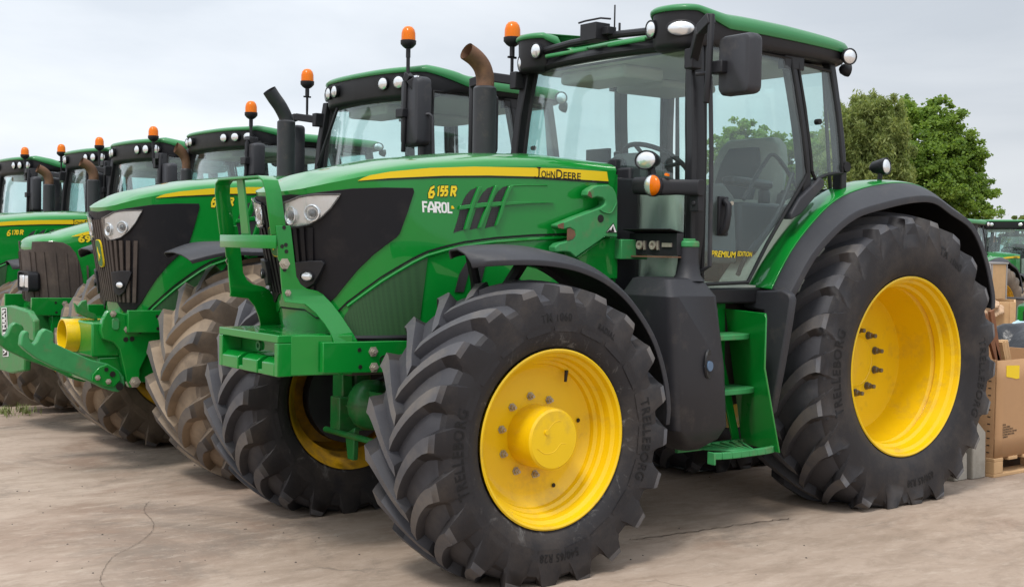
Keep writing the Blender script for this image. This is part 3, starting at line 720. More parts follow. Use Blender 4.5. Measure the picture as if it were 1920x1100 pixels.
def disc_lamp(T, name, c, n, rx, rz, housing=BLACKP, lens=CHROME, depth=.05, up=(0, 0, 1)):
    """an oval work lamp looking along n"""
    n = np.asarray(n, float); n /= np.linalg.norm(n); mb = MB()
    mb.lathe([(-depth, .35*rz), (-depth*.8, .75*rz), (-.012, 1.08*rz), (.006, 1.10*rz), (.008, 1.0*rz), (.002, .96*rz)], c, n, 22, ell=(rx/rz, 1), mi=0)
    mb.lathe([(.002, .98*rz), (.008, .80*rz), (.013, .45*rz), (.015, .0005)], c, n, 22, mi=1, ell=(rx/rz, 1))
    return mb.build(name, [housing, lens], T, sharp=40)
def beacon(T, x, y, zb, foot, h=1.0):
    """amber flashing light on a stalk: zb is the underside of the base"""
    r = .050; e = MB()
    e.lathe([(0, .022), (.010, .036), (.028, r+.002), (.052, r+.003), (.055, r-.004)], (x, y, zb), (0, 0, 1), 20)
    e.tube([(x, y, zb+.01), (x, y, zb-.06)], .016, 10)
    if foot:
        e.tube([(x, y, zb-.05), (x, y, zb-.16)]+foot, .010, 8)
        e.bar((x-.03, y, zb-.065), (x+.03, y, zb-.065), .012, .012)
    else: e.tube([(x, y, zb-.05), (x, y, zb-.22)], .013, 8)
    b = e.build('beacon', BLACKP, T, sharp=40)
    d = MB(); d.lathe([(.052, r-.002), (.10, r-.003), (.125, r-.010), (.142, r-.024), (.147, r-.040), (.148, .0005)], (x, y, zb), (0, 0, 1), 22)
    d.build('beacon_dome', AMBER, b, sharp=60); return b

def outline(pts, n=6):
    h = spline([(a, b, 0) for a, b in pts], n); h = [(p[0], p[1]) for p in h]
    return h+[(a, -b) for a, b in h[-2:0:-1]]
def inset(O, d):
    n = len(O); o = []
    for i in range(n):
        a = np.array(O[i-1]); b = np.array(O[(i+1) % n]); t = b-a; L_ = np.linalg.norm(t); t = t/(L_ or 1); o.append((O[i][0]-t[1]*d, O[i][1]+t[0]*d))
    return o
def make_roof(T, sp):
    pods = sp['roof'] == 'pods'
    if pods:
        half = [(1.46, 0), (1.46, .30), (1.50, .385), (1.605, .43), (1.655, .50), (1.665, .58), (1.645, .655), (1.585, .72), (1.45, .752), (1.1, .765), (.7, .755), (.42, .725), (.31, .66), (.27, .50), (.26, 0)]
        pk = lambda x, y: min(1, max(0, (x-1.36)/.2))*min(1, max(0, (abs(y)-.36)/.08))
        zl = lambda x, y: 2.545+.072*pk(x, y)-.02*max(0, (1.2-x))
        ht = lambda x, y: (.085-.045*pk(x, y) if abs(y) > .40 or x < 1 else .030)-.02*max(0, (.9-x))
    else:
        half = [(1.70, 0), (1.69, .25), (1.655, .45), (1.59, .60), (1.50, .69), (1.36, .745), (1.1, .765), (.7, .755), (.42, .725), (.31, .66), (.27, .50), (.26, 0)]
        zl = lambda x, y: 2.510+.085*min(1, max(0, (x-1.22)/.3))-.02*max(0, (1.2-x))
        ht = lambda x, y: .085-.040*min(1, max(0, (x-1.3)/.3))
    O = outline(half)
    sgn = 1 if sum(O[i-1][0]*O[i][1]-O[i][0]*O[i-1][1] for i in range(len(O))) > 0 else -1
    I = lambda d: inset(O, d*sgn)
    mb = MB(); R = []
    for d, f in ((.022, -.004), (.006, 0), (0, .22), (.002, .50), (.016, .78), (.045, .95), (.10, 1.05)):
        R.append([(b[0], b[1], zl(*a)+f*ht(*a)) for a, b in zip(O, I(d))])
    c = [np.array(p) for p in R[-1]]; cen = np.mean(c, axis=0)
    for k in (.25, .5, .75, .97): R.append([p+(np.array([np.clip(p[0], .5, 1.25), 0, 2.588])-p)*k for p in c])
    mb.loft(R, True, False); roof = mb.build('roof', ROOF, T, sharp=50)
    mb = MB(); R = []
    for d, zz in ((.16, 2.475), (.05, 2.468), (.03, 2.478), (.020, 2.50), (.016, None)):
        R.append([(b[0], b[1], (zz-(.035*pk(*a) if pods else .045*min(1, max(0, (a[0]-1.3)/.2)))) if zz else zl(*a)+.004) for a, b in zip(O, I(d))])
    mb.loft(R, True, False); b = len(mb.v); mb.f.append(list(range(len(O)))); mb.m.append(0)
    fas = mb.build('roof_fascia', BLACKP, roof, sharp=40)
    if pods:
        for sg in (1, -1):
            disc_lamp(T, 'roof_lamp', (1.640, sg*.475, 2.545), (1, -.10*sg, -.05), .040, .042)
            disc_lamp(T, 'roof_lamp', (1.615, sg*.665, 2.530), (1, .85*sg, -.05), .070, .038) if sg > 0 else disc_lamp(T, 'roof_lamp', (1.622, sg*.635, 2.490), (1, .30*sg, -.08), .044, .044)
        mb = MB(); mb.tube([(1.60, -.46, 2.545), (1.605, -.2, 2.558), (1.605, .2, 2.558), (1.60, .46, 2.545)], .020, 10); mb.build('light_bar', BLACKP, T)
        mb = MB()
        for y0, y1 in ((-.40, -.03), (.13, .42)): mb.box(1.618, 1.636, y0, y1, 2.494, 2.516)
        mb.build('roof_channel', GREENW, T, bevel=.008)
        mb = MB(); mb.box(1.60, 1.70, -.015, .115, 2.535, 2.625); 
        mb.tube([(1.70, -.03, 2.635), (1.66, -.02, 2.65), (1.62, .06, 2.66), (1.62, .14, 2.645)], .006, 6); mb.tube([(1.60, .15, 2.60), (1.60, .15, 2.72)], .005, 6); mb.tube([(1.60, .19, 2.55), (1.60, .19, 2.62)], .007, 6)
        mb.box(1.60, 1.66, .115, .165, 2.56, 2.60)
        mb.build('antenna_box', BLACKP, T, bevel=.005)
    else:
        for sg in (1, -1):
            for x, y, n in ((1.668, .36, (1, .15, -.05)), (1.635, .51, (1, .25, -.05)), (1.575, .635, (1, .45, -.05))):
                k = .45 if sg < 0 else 1.0; y = y if sg > 0 else y-.085; x = x if sg > 0 else x+.012
                disc_lamp(T, 'roof_lamp', (x+(.015 if sg < 0 else 0), sg*y, 2.530), (n[0], n[1]*sg*k, n[2]), .050, .043)
    for sg in (1, -1):
        disc_lamp(T, 'rear_lamp', (.40, sg*.750, 2.505), (.30, 1.0*sg, -.05), .042, .042)
        disc_lamp(T, 'rear_lamp', (.27, sg*.64, 2.455), (-1, .5*sg, -.1), .035, .035, lens=BLACKP)

def make_cab(T, sp, o=ZERO):
    post = lambda name, path, w, d, m=FRAMEB, par=T: None
    for sg in (1, -1):
        mb = MB()
        A = [(1.555, .735, 1.18), (1.565, .757, 1.5), (1.565, .757, 1.9), (1.55, .73, 2.2), (1.525, .685, 2.49)]
        rings = []
        for x, y, z in A: rings.append([(x+dx, sg*(y+dy), z) for dx, dy in ((.035, -.050), (.042, .0), (.025, .012), (-.045, .012), (-.045, -.05))])
        mb.loft(rings); mb.build('front_pillar', FRAMEB, T, bevel=.006)
        mb = MB(); rings = []
        for z in np.linspace(1.70, 2.49, 9):
            x = .725+.095*max(0, (z-1.85)/.65); y = side_y(x, z); rings.append([(x+dx, sg*(y+dy), z) for dx, dy in ((.032, -.05), (.032, .006), (-.032, .006), (-.032, -.05))])
        mb.loft(rings); mb.obox((.80, sg*(side_y(.8, 2.45)-.01), 2.445), (.16, .05, .09)); mb.build('centre_pillar', FRAMEB, T, bevel=.006)
        mb = MB(); rings = []
        for z in np.linspace(1.75, 2.49, 7):
            x = .375+.06*max(0, (z-1.85)/.65); y = side_y(x, z); rings.append([(x+dx, sg*(y+dy), z) for dx, dy in ((.028, -.05), (.022, .008), (-.03, .004), (-.03, -.05))])
        mb.loft(rings); mb.build('rear_pillar', FRAMEB, T, bevel=.006)
    # windscreen, curved in plan
    def ws(y, z, off):
        w = .685-.055*max(0, (z-1.9)/.57)
        return np.array([1.665-.115*(abs(y)/.7)**2.2-.045*max(0, (z-1.9)/.57)**1.4+off, y*w/.685, z])
    mb = patch([(-.69, 1.25), (.69, 1.25), (.69, 2.47), (-.69, 2.47)], ws, .006, .08, .12); mb.build('windscreen', GLASS, T, sharp=60)
    mb = MB()
    for s in (-1, 1):
        mb.tube([ws(s*.675, z, .004) for z in np.linspace(1.26, 2.46, 12)], .010, 6)
    mb.tube([ws(y, 2.462, .002) for y in np.linspace(-.69, .69, 16)], .020, 6); mb.tube([ws(y, 1.255, .004) for y in np.linspace(-.69, .69, 16)], .012, 6)
    mb.build('windscreen_seal', RUBBERSEAL, T)
    # header above the windscreen, sill and firewall
    mb = MB(); mb.grid([[(ws(y, 2.46, 0)[0]-.01, y*.9, z) for y in np.linspace(-.70, .70, 13)] for z in (2.44, 2.495)]); mb.build('header', FRAMEB, T, solid=.05)
    mb = MB(); mb.box(.95, 1.60, -.74, .74, 1.155, 1.235); mb.box(1.55, 1.62, -.74, .74, 1.10, 1.235); mb.build('cab_sill', FRAMEB, T, bevel=.01)
    mb = MB(); mb.box(1.63, 1.79, -.40, .40, .95, 1.79); mb.box(1.58, 1.66, -.36, .36, 1.2, 1.85); mb.build('firewall', BLACKP, T, bevel=.012)
    DO = [on_side(*p, ZERO) for p in [(1322, 525), (1400, 529), (1436, 458), (1468, 402), (1492, 362), (1506, 338), (1512, 325)]]
    xt = .80
    DO = [(1.525, 1.255)]+DO[1:]+[(.742, 1.90), (.79, 2.2), (.825, 2.455), (1.15, 2.465), (1.475, 2.465), (1.51, 2.2), (1.525, 1.9)]
    QU = [(.685, 1.86), (.70, 1.95), (.735, 2.2), (.765, 2.44), (.46, 2.425), (.43, 2.2), (.405, 1.95), (.395, 1.865), (.47, 1.86), (.56, 1.845), (.65, 1.815)]
    for sg in (1, -1):
        fn = side_fn(.006, sg)
        d = patch(DO, fn, .006, .12, .14).build('door', GLASS, T, sharp=60)
        mb = MB(); mb.tube([fn(x, z, 0) for x, z in DO+DO[:1]], .0105, 6, cap=False); mb.build('door_seal', RUBBERSEAL, d)
        if sg > 0:
            mb = MB(); mb.box(1.355, 1.425, .752, .772, 1.50, 1.70); mb.tube([(1.41, .772, 1.51), (1.405, .80, 1.54), (1.395, .805, 1.61), (1.39, .80, 1.655), (1.39, .772, 1.68)], .019, 8); hd = mb.build('door_handle', BLACKP, d, bevel=.008)
            mb = MB(); mb.lathe([(0, .011), (.006, .010), (.006, .0005)], (1.375, .808, 1.665), (0, 1, 0), 12); mb.build('lock', HUBN, hd)
        if sg > 0 and sp['tag'] == 'hero':
            mb = MB(); a = on_side(1331, 480.5, ZERO); b = on_side(1377, 483, ZERO); c = on_side(1380, 479.5, ZERO); e = on_side(1407.5, 481, ZERO)
            f1 = side_fn(.010, 1)
            for rep, bo in ((0, .035), (1, .02)):
                g = side_fn(.0085+.0012*rep, 1)
                add_text(mb, 'PREMIUM', lambda u, v: g(a[0]+(b[0]-a[0])*u, a[1]+(b[1]-a[1])*u+v*.030, 0), rep, bold=bo, shear=.2)
                add_text(mb, 'EDITION', lambda u, v: g(c[0]+(e[0]-c[0])*u, c[1]+(e[1]-c[1])*u+v*.024, 0), rep, bold=bo*.8, shear=.2)
            mb.build('door_lettering', [BLACKT, YELLOWT], d, sharp=60)
        q = patch(QU, fn, .006, .12, .14).build('quarter_window', GLASS, T, sharp=60)
        mb = MB(); mb.tube([fn(x, z, 0) for x, z in QU+QU[:1]], .011, 6, cap=False)
        if sg > 0: mb.tube([fn(.64, 2.13, .0), fn(.64, 2.13, .03)], .016, 8); mb.tube([fn(.37, 1.90, -.01), fn(.37, 1.90, .02)], .03, 8)
        mb.build('window_seal', RUBBERSEAL, q)
    # flared trim between door and mudguard
    mb = MB(); tr = [on_side(*p, ZERO) for p in [(1476, 400), (1492, 372), (1520, 345), (1530, 333), (1538, 338), (1538, 350), (1516, 376), (1494, 402), (1476, 412)]]
    patch(tr, side_fn(.03, 1), .06, 0, 0, mb); mb.build('mudguard_trim', GREYP, T, bevel=.008)
    # rear window and tail wall
    mb = patch([(-.60, 1.78), (.60, 1.78), (.57, 2.44), (-.57, 2.44)], lambda y, z, off: np.array([.36+.05*max(0, (z-1.85)/.6)+off, y, z]), .006, .2, .3); mb.build('rear_window', GLASS, T, sharp=60)
    mb = MB(); mb.tube([(.36, -.61, 1.77), (.36, .61, 1.77), (.41, .58, 2.45), (.41, -.58, 2.45), (.36, -.61, 1.77)], .016, 6); mb.build('window_seal', RUBBERSEAL, T)
    mb = MB(); mb.box(.34, .40, -.66, .66, 1.0, 1.765); mb.build('tail_wall', CABGREY, T, bevel=.01)
    mb = MB(); mb.box(.38, 1.58, -.70, .70, 1.20, 1.246)
    for sg in (1, -1): mb.loft([[(x, sg*.70, 1.24), (x, sg*.34, 1.24), (x, sg*.36, z), (x, sg*.70, z)] for x, z in ((.98, 1.26), (.80, 1.46), (.60, 1.66), (.40, 1.74))])
    mb.build('cab_floor', CREAM, T, bevel=.015)
    mb = MB(); mb.box(.42, 1.50, -.62, .62, 2.43, 2.466); mb.box(1.18, 1.48, -.45, .10, 2.36, 2.43); mb.box(.45, .9, -.62, -.2, 2.38, 2.43); mb.build('headliner', CREAM, T, bevel=.02)
    # seat
    se = empty('seat', T)
    mb = MB(); cx = .62
    mb.loft([[(cx+.02+dx*.26, dy*.25, 1.62+z) for dx, dy in rrect(2, 2, .35, 4)] for z in (0, .05, .10)]); mb.build('cushion', SEATF, se, bevel=.03)
    mb = MB(); R = []
    for z, w, th, x in ((1.66, .24, .07, .42), (1.80, .265, .08, .39), (1.95, .26, .075, .355), (2.05, .235, .06, .335), (2.10, .18, .045, .33)):
        R.append([(x+dx*th, dy*w, z) for dx, dy in rrect(2, 2, .5, 4)])
    mb.loft(R); mb.build('backrest', SEATF, se, bevel=.01)
    mb = MB(); R = []
    for z, w, x in ((1.68, .13, .50), (1.82, .16, .478), (1.95, .15, .44), (2.04, .11, .405)): R.append([(x+dx*.03, dy*w, z) for dx, dy in rrect(2, 2, .5, 4)])
    mb.loft(R); mb.build('backrest_panel', SEATD, se)
    mb = MB(); mb.box(.45, .80, -.20, .20, 1.25, 1.60); mb.build('seat_base', CABGREY, se, bevel=.02)
    mb = MB(); mb.bar((.45, -.30, 1.78), (.85, -.33, 1.80), .09, .05); mb.box(.75, 1.05, -.42, -.24, 1.70, 1.86); mb.build('armrest', SEATD, T, bevel=.02)
    mb = MB(); patch([(1.23, 1.36), (1.49, 1.36), (1.49, 1.70), (1.44, 1.76), (1.34, 1.77), (1.26, 1.70)], side_fn(-.035, 1), .03, 0, 0, mb); mb.build('door_panel', CABGREY, T, bevel=.01)
    mb = MB(); mb.box(.55, .98, .16, .50, 1.40, 1.69); mb.bar((.60, .36, 1.80), (.98, .40, 1.81), .09, .05); mb.box(.60, .66, .33, .39, 1.68, 1.78); mb.build('seat_console', FRAMEB, T, bevel=.02)
    mb = MB()
    for x, y, h in ((1.02, -.44, 1.98), (.94, -.50, 1.94), (.86, -.46, 1.92)): mb.tube([(x, y, 1.78), (x+.02, y, h)], .010, 6); mb.lathe([(-.02, .001), (-.01, .018), (.02, .020), (.03, .001)], (x+.02, y, h), (0, 0, 1), 10)
    mb.box(1.10, 1.13, -.62, -.42, 1.86, 2.02); mb.build('control_levers', FRAMEB, T, bevel=.004)
    # steering column and wheel, dash
    st = empty('steering_wheel', T)
    c = np.array([1.13, 0, 1.905]); n = np.array([-.52, 0, .855]); q = np.array([0, 1., 0]); w_ = np.cross(n, q); r = .20
    mb = MB(); mb.tube([c+r*(math.cos(t)*q+math.sin(t)*w_) for t in np.linspace(0, 2*math.pi, 33)], .014, 8, cap=False); mb.build('wheel_rim', BLACKP, st)
    mb = MB()
    for t in (0, math.pi, math.pi*1.5): mb.tube([c-.03*n, c+r*(math.cos(t)*q+math.sin(t)*w_)], .012, 8)
    mb.lathe([(-.06, .05), (-.02, .06), (0, .05), (.002, .001)], c-.02*n, n, 16); mb.build('wheel_spokes', BLACKP, st)
    mb = MB(); R = []
    for x, z, w, h in ((1.20, 1.26, .09, .08), (1.25, 1.55, .10, .09), (1.28, 1.78, .14, .10), (1.30, 1.90, .16, .09), (1.31, 1.955, .11, .05)): R.append([(x+dx*h, dy*w, z) for dx, dy in rrect(2, 2, .5, 4)])
    mb.loft(R); mb.build('dashboard', CABGREY, T, sharp=50)
    mb = MB(); R = []
    for z, a in ((1.24, .20), (1.45, .20), (1.72, .17), (1.76, .14)): R.append([(1.52+dx*.06, .16+dy*(a+.26), z) for dx, dy in rrect(2, 2, .4, 4)])
    mb.loft(R)
    mb.build('front_console', CREAM, T, sharp=50)
    mb = MB(); mb.box(.55, 1.15, -.66, -.36, 1.24, 1.78); mb.build('side_console', SEATD, T, bevel=.03)
    mb = MB(); mb.tube(spline([(.60, .60, 1.75), (.72, .52, 1.95), (.80, .50, 1.90), (1.06, .60, 1.70)], 6), .012, 6); mb.tube(spline([(.74, .66, 1.85), (.90, .68, 1.60), (1.10, .68, 1.42), (1.18, .68, 1.30)], 6), .012, 8); mb.build('grab_handle', BLACKP, T)
    # grab rail in front of the door
    mb = MB(); mb.tube([(1.60, .76, 2.295), (1.57, .80, 2.297), (1.555, .815, 2.28), (1.545, .825, 1.9), (1.535, .82, 1.35), (1.55, .77, 1.32)], .011, 8); mb.build('grab_rail', GREYP, T)

def mirror(T, sg, hinge, top, c, size, long=False):
    """hinge: point on the pillar, top: arm end, c/size: housing centre and extents"""
    c = np.asarray(c, float); sx, sy, sz = size
    mb = MB(); f = lambda p: (p[0], sg*p[1], p[2])
    R = []
    for x, k in ((-.5, .94), (-.3, 1.0), (.15, 1.0), (.42, .88), (.5, .74)): R.append([(c[0]+x*sx, sg*(c[1]+dy*k), c[2]+dz*(.5+.5*k)) for dy, dz in rrect(sy, sz, min(sy, sz)*.16, 4)])
    mb.loft(R); m = mb.build('mirror', GREYP, T, sharp=30)
    mb = MB(); mb.grid([[(c[0]-.505*sx, sg*(c[1]+a*sy*.44), c[2]+b*sz*.45) for a in (-1, 1)] for b in (-1, 1)]); mb.build('mirror_glass', MIRRORG, m)
    mb = MB(); h = np.array(hinge); t = np.array(top)
    mid = h*.45+t*.55+np.array([0.02, 0.0, .03])
    for a, b in ((h, mid), (mid, t)): mb.bar(f(a), f(b), .045, .055)
    mb.obox(f(h), (.07, .06, .10))
    mb.tube([f(t+np.array([0, .0, .02])), f((t[0]+.005, t[1]-.005, t[2]-.25)), f((t[0]+.01, t[1]-.012, c[2]-sz*.5-.04))], .017, 8)
    mb.obox(f((c[0]+sx*.62, (t[1]+c[1]-sy*.5)*.5+.02, c[2]-.01)), (.06, .09, .06))
    mb.build('mirror_arm', BLACKP, m, bevel=.006)
    return m

def make_fenders(T, sp):
    O_ = [(1.05, .92, 1.213), (.90, .92, 1.405), (.726, .92, 1.547), (.53, .91, 1.645), (.297, .90, 1.70), (0, .885, 1.748), (-.253, .865, 1.755), (-.47, .845, 1.69), (-.68, .85, 1.60), (-.83, .85, 1.42), (-.925, .85, 1.20), (-.935, .85, 1.10)]
    I_ = [(1.035, .62, 1.228), (.89, .62, 1.40), (.725, .62, 1.557), (.50, .62, 1.725), (.24, .62, 1.815), (-.05, .62, 1.845), (-.30, .62, 1.825), (-.52, .62, 1.75), (-.70, .62, 1.62), (-.84, .62, 1.43), (-.94, .62, 1.20), (-.96, .62, 1.10)]
    O_ = spline(O_, 4); I_ = spline(I_, 4); m = len(O_)
    fr = lambda i: .66-.16*min(1, i/(m*.45))
    def at(i, k, dz=0, dr=0):
        a, b = np.array(I_[i]), np.array(O_[i]); p = a+(b-a)*k
        d = p-np.array([0, p[1], RZ]); d /= np.linalg.norm(d); p = p+d*(.030*math.sin(k*math.pi)+dr); return p
    for sg in (1, -1):
        f = lambda p: (p[0], sg*p[1], p[2])
        g = MB(); g.grid([[f(at(i, fr(i)*q)) for q in np.linspace(0, 1, 6)] for i in range(m)]); ga = g.build('rear_fender', GREEN, T, solid=.012, bevel=.003, sharp=50)
        k = MB(); k.grid([[f(at(i, fr(i)+(1-fr(i))*q, 0, -.004)) for q in np.linspace(0, 1, 6)]+[f(at(i, 1, 0, -.040)+np.array([0, .002, 0]))] for i in range(m)]); k.build('fender_extension', GREYP, ga, solid=.012, sharp=50, bevel=.003)
        l = MB(); l.grid([[f(at(i, .97, 0, -.024)), f(at(i, .5, 0, -.030)), f(at(i, 0, 0, -.030)), f(np.array(at(i, 0, 0, -.04))*np.array([1, 0, 1])+np.array([0, .36, 0])), f(np.array([at(i, 0)[0]*.72, .345, RZ+(at(i, 0)[2]-RZ)*.72]))] for i in range(m)]); l.build('fender_liner', RUBBERSEAL, ga, sharp=60)
    # front mudguards
    pth = [((3.03, 1.405), .72, .86), ((2.95, 1.418), .66, .93), ((2.84, 1.425), .61, 1.00), ((2.70, 1.420), .60, 1.03), ((2.55, 1.395), .60, 1.04), ((2.40, 1.345), .60, 1.04), ((2.27, 1.270), .60, 1.04), ((2.16, 1.170), .60, 1.04), ((2.06, 1.04), .60, 1.04), ((1.985, .88), .60, 1.035), ((1.945, .72), .60, 1.03), ((1.94, .62), .60, 1.02)]
    if sp.get('big'): pth = [((3.34, 1.355), .66, .98), ((3.15, 1.412), .60, 1.06)]+[(q_[0], .58, 1.10) for q_ in pth[1:]]
    P = spline([(a[0], a[1], b) for a, b, c in pth], 4); Q = spline([(a[0], c, 0) for a, b, c in pth], 4)
    for sg in (1, -1):
        G = []
        for p, q in zip(P, Q):
            d = np.array([p[0]-2.716, p[1]-FZ]); d /= np.linalg.norm(d); row = []
            yi, yo = p[2], q[1]
            for k, dr in ((0, -.035), (.02, -.004), (.12, .006), (.5, .010), (.80, -.008), (.93, -.032), (1.0, -.050), (1.0, -.072)):
                row.append((p[0]+d[0]*dr, sg*(yi+(yo-yi)*k), p[1]+d[1]*dr))
            G.append(row)
        mb = MB(); mb.grid(G); fe = mb.build('front_fender', GREYP, T, solid=.010, sharp=40, bevel=.003)
        mb = MB(); mb.tube([(2.55, sg*.62, 1.36), (2.62, sg*.60, 1.25), (2.70, sg*.55, .95)], .030, 8); mb.tube([(2.86, sg*.64, 1.395), (2.80, sg*.60, 1.27), (2.74, sg*.55, 1.0)], .025, 8); mb.bar((2.75, sg*.62, 1.395), (2.45, sg*.62, 1.345), .06, .03); mb.build('fender_bracket', FRAMEB, fe)

def make_running_gear(T, sp):
    dirty = sp['dirty']
    for sg in (1, -1): wheel(T, True, sg, dirty, steer=sp.get('steer', 0.0), big=sp.get('big')); wheel(T, False, sg, dirty)
    mb = MB(); mb.box(1.2, 2.45, -.24, .24, .62, 1.06); mb.box(2.4, 3.28, -.30, .30, .84, 1.04); mb.box(.2, 1.9, -.30, .30, .55, 1.15); mb.box(-.35, .35, -.36, .36, .60, 1.10); mb.box(1.4, 1.9, -.55, .60, .50, 1.0)
    mb.build('chassis', STEELD, T, bevel=.02)
    mb = MB(); mb.bar((2.72, -.62, .62), (2.72, .62, .62), .17, .13)
    mb.lathe([(-.13, .001), (-.125, .05), (-.10, .09), (-.05, .12), (0, .13), (.05, .12), (.10, .09), (.125, .05), (.13, .001)], (2.74, -.40, .60), (0, 0, 1), 24)
    mb.lathe([(-.004, .136), (.004, .136)], (2.74, -.40, .60), (0, 0, 1), 24)
    for sg in (1, -1):
        mb.lathe([(-.17, .05), (-.14, .075), (.14, .075), (.17, .05)], (2.716, sg*.60, FZ), (0, 0, 1), 20, cap=True); mb.tube([(2.72, sg*.55, FZ), (2.716, sg*.78, FZ)], .10, 20)
        mb.obox((2.80, sg*.50, .55), (.20, .10, .18))
    mb.prism([(2.86, -.60, .93), (2.86, -.50, .93), (2.86, -.49, .62), (2.86, -.53, .50), (2.86, -.585, .50), (2.86, -.60, .66)], (-.06, 0, 0)); mb.bar((2.84, -.55, .92), (2.72, .10, .94), .12, .07)
    for z in (.90, .84, .78): mb.lathe([(0, .016), (.012, .014), (.013, .001)], (2.862, -.585, z), (1, 0, 0), 8)
    mb.tube([(2.90, -.60, .46), (2.90, .60, .46)], .017, 8); mb.prism([(2.88, -.43, .46), (2.88, -.33, .50), (2.88, -.34, .33), (2.88, -.40, .33)], (-.03, 0, 0))
    mb.build('front_axle', GREEN2, T, bevel=.006)
    for sg in (1, -1):
        mb = MB(); mb.lathe([(.0, .05), (.0, .235), (.04, .25), (.10, .25), (.10, .05)], (2.716, sg*.66-(.10 if sg < 0 else 0), FZ), (0, 1, 0), 32); mb.build('axle_drum', FRAMEB, T)
    mb = MB(); mb.tube(spline([(2.82, -.72, .86), (2.83, -.76, .70), (2.82, -.72, .52), (2.84, -.58, .46)], 5), .012, 8); mb.build('steering_hose', GREEN2, T)
    for pts in ([(2.60, -.25, .86), (2.78, -.42, .80), (2.80, -.58, .74), (2.74, -.66, .70)], [(2.55, -.20, .84), (2.70, -.36, .74), (2.70, -.60, .66)], [(2.62, .20, .86), (2.84, .34, .80), (2.86, .50, .70), (2.78, .60, .64)]):
        mb = MB(); mb.tube(spline(pts, 6), .011, 8); mb.build('hydraulic_hose', RUBBERSEAL, T)
    mb = MB(); mb.tube([(0, -.50, RZ), (0, .50, RZ)], .13, 24); mb.build('rear_axle', GREEN2, T)
    # frame rails beside the nose
    for sg in (1, -1):
        mb = MB(); mb.prism([(x, sg*.385, z) for x, z in ((3.45, .87), (3.45, 1.005), (2.2, .985), (2.2, .83))], (0, -sg*.03, 0))
        fr = mb.build('frame_rail', GREEN, T, bevel=.004)
        for x, z in ((3.20, .955), (3.195, .885)):
            mb = MB(); hexbolt(mb, (x, sg*.385, z), (0, sg, 0), .016, .016); mb.build('rail_bolt', HUBN, fr)
        for x, z in ((3.27, .965), (3.265, .89)):
            mb = MB(); mb.lathe([(0, .010), (.0015, .010), (.0015, .0005)], (x, sg*.385, z), (0, sg, 0), 12); mb.build('rail_hole', BLACKT, fr)
        mb = MB(); mb.lathe([(0, .022), (.003, .022), (.003, .017), (.0015, .016)], (3.145, sg*.385, .915), (0, sg, 0), 20); mb.build('rail_plug', BLACKT, fr)

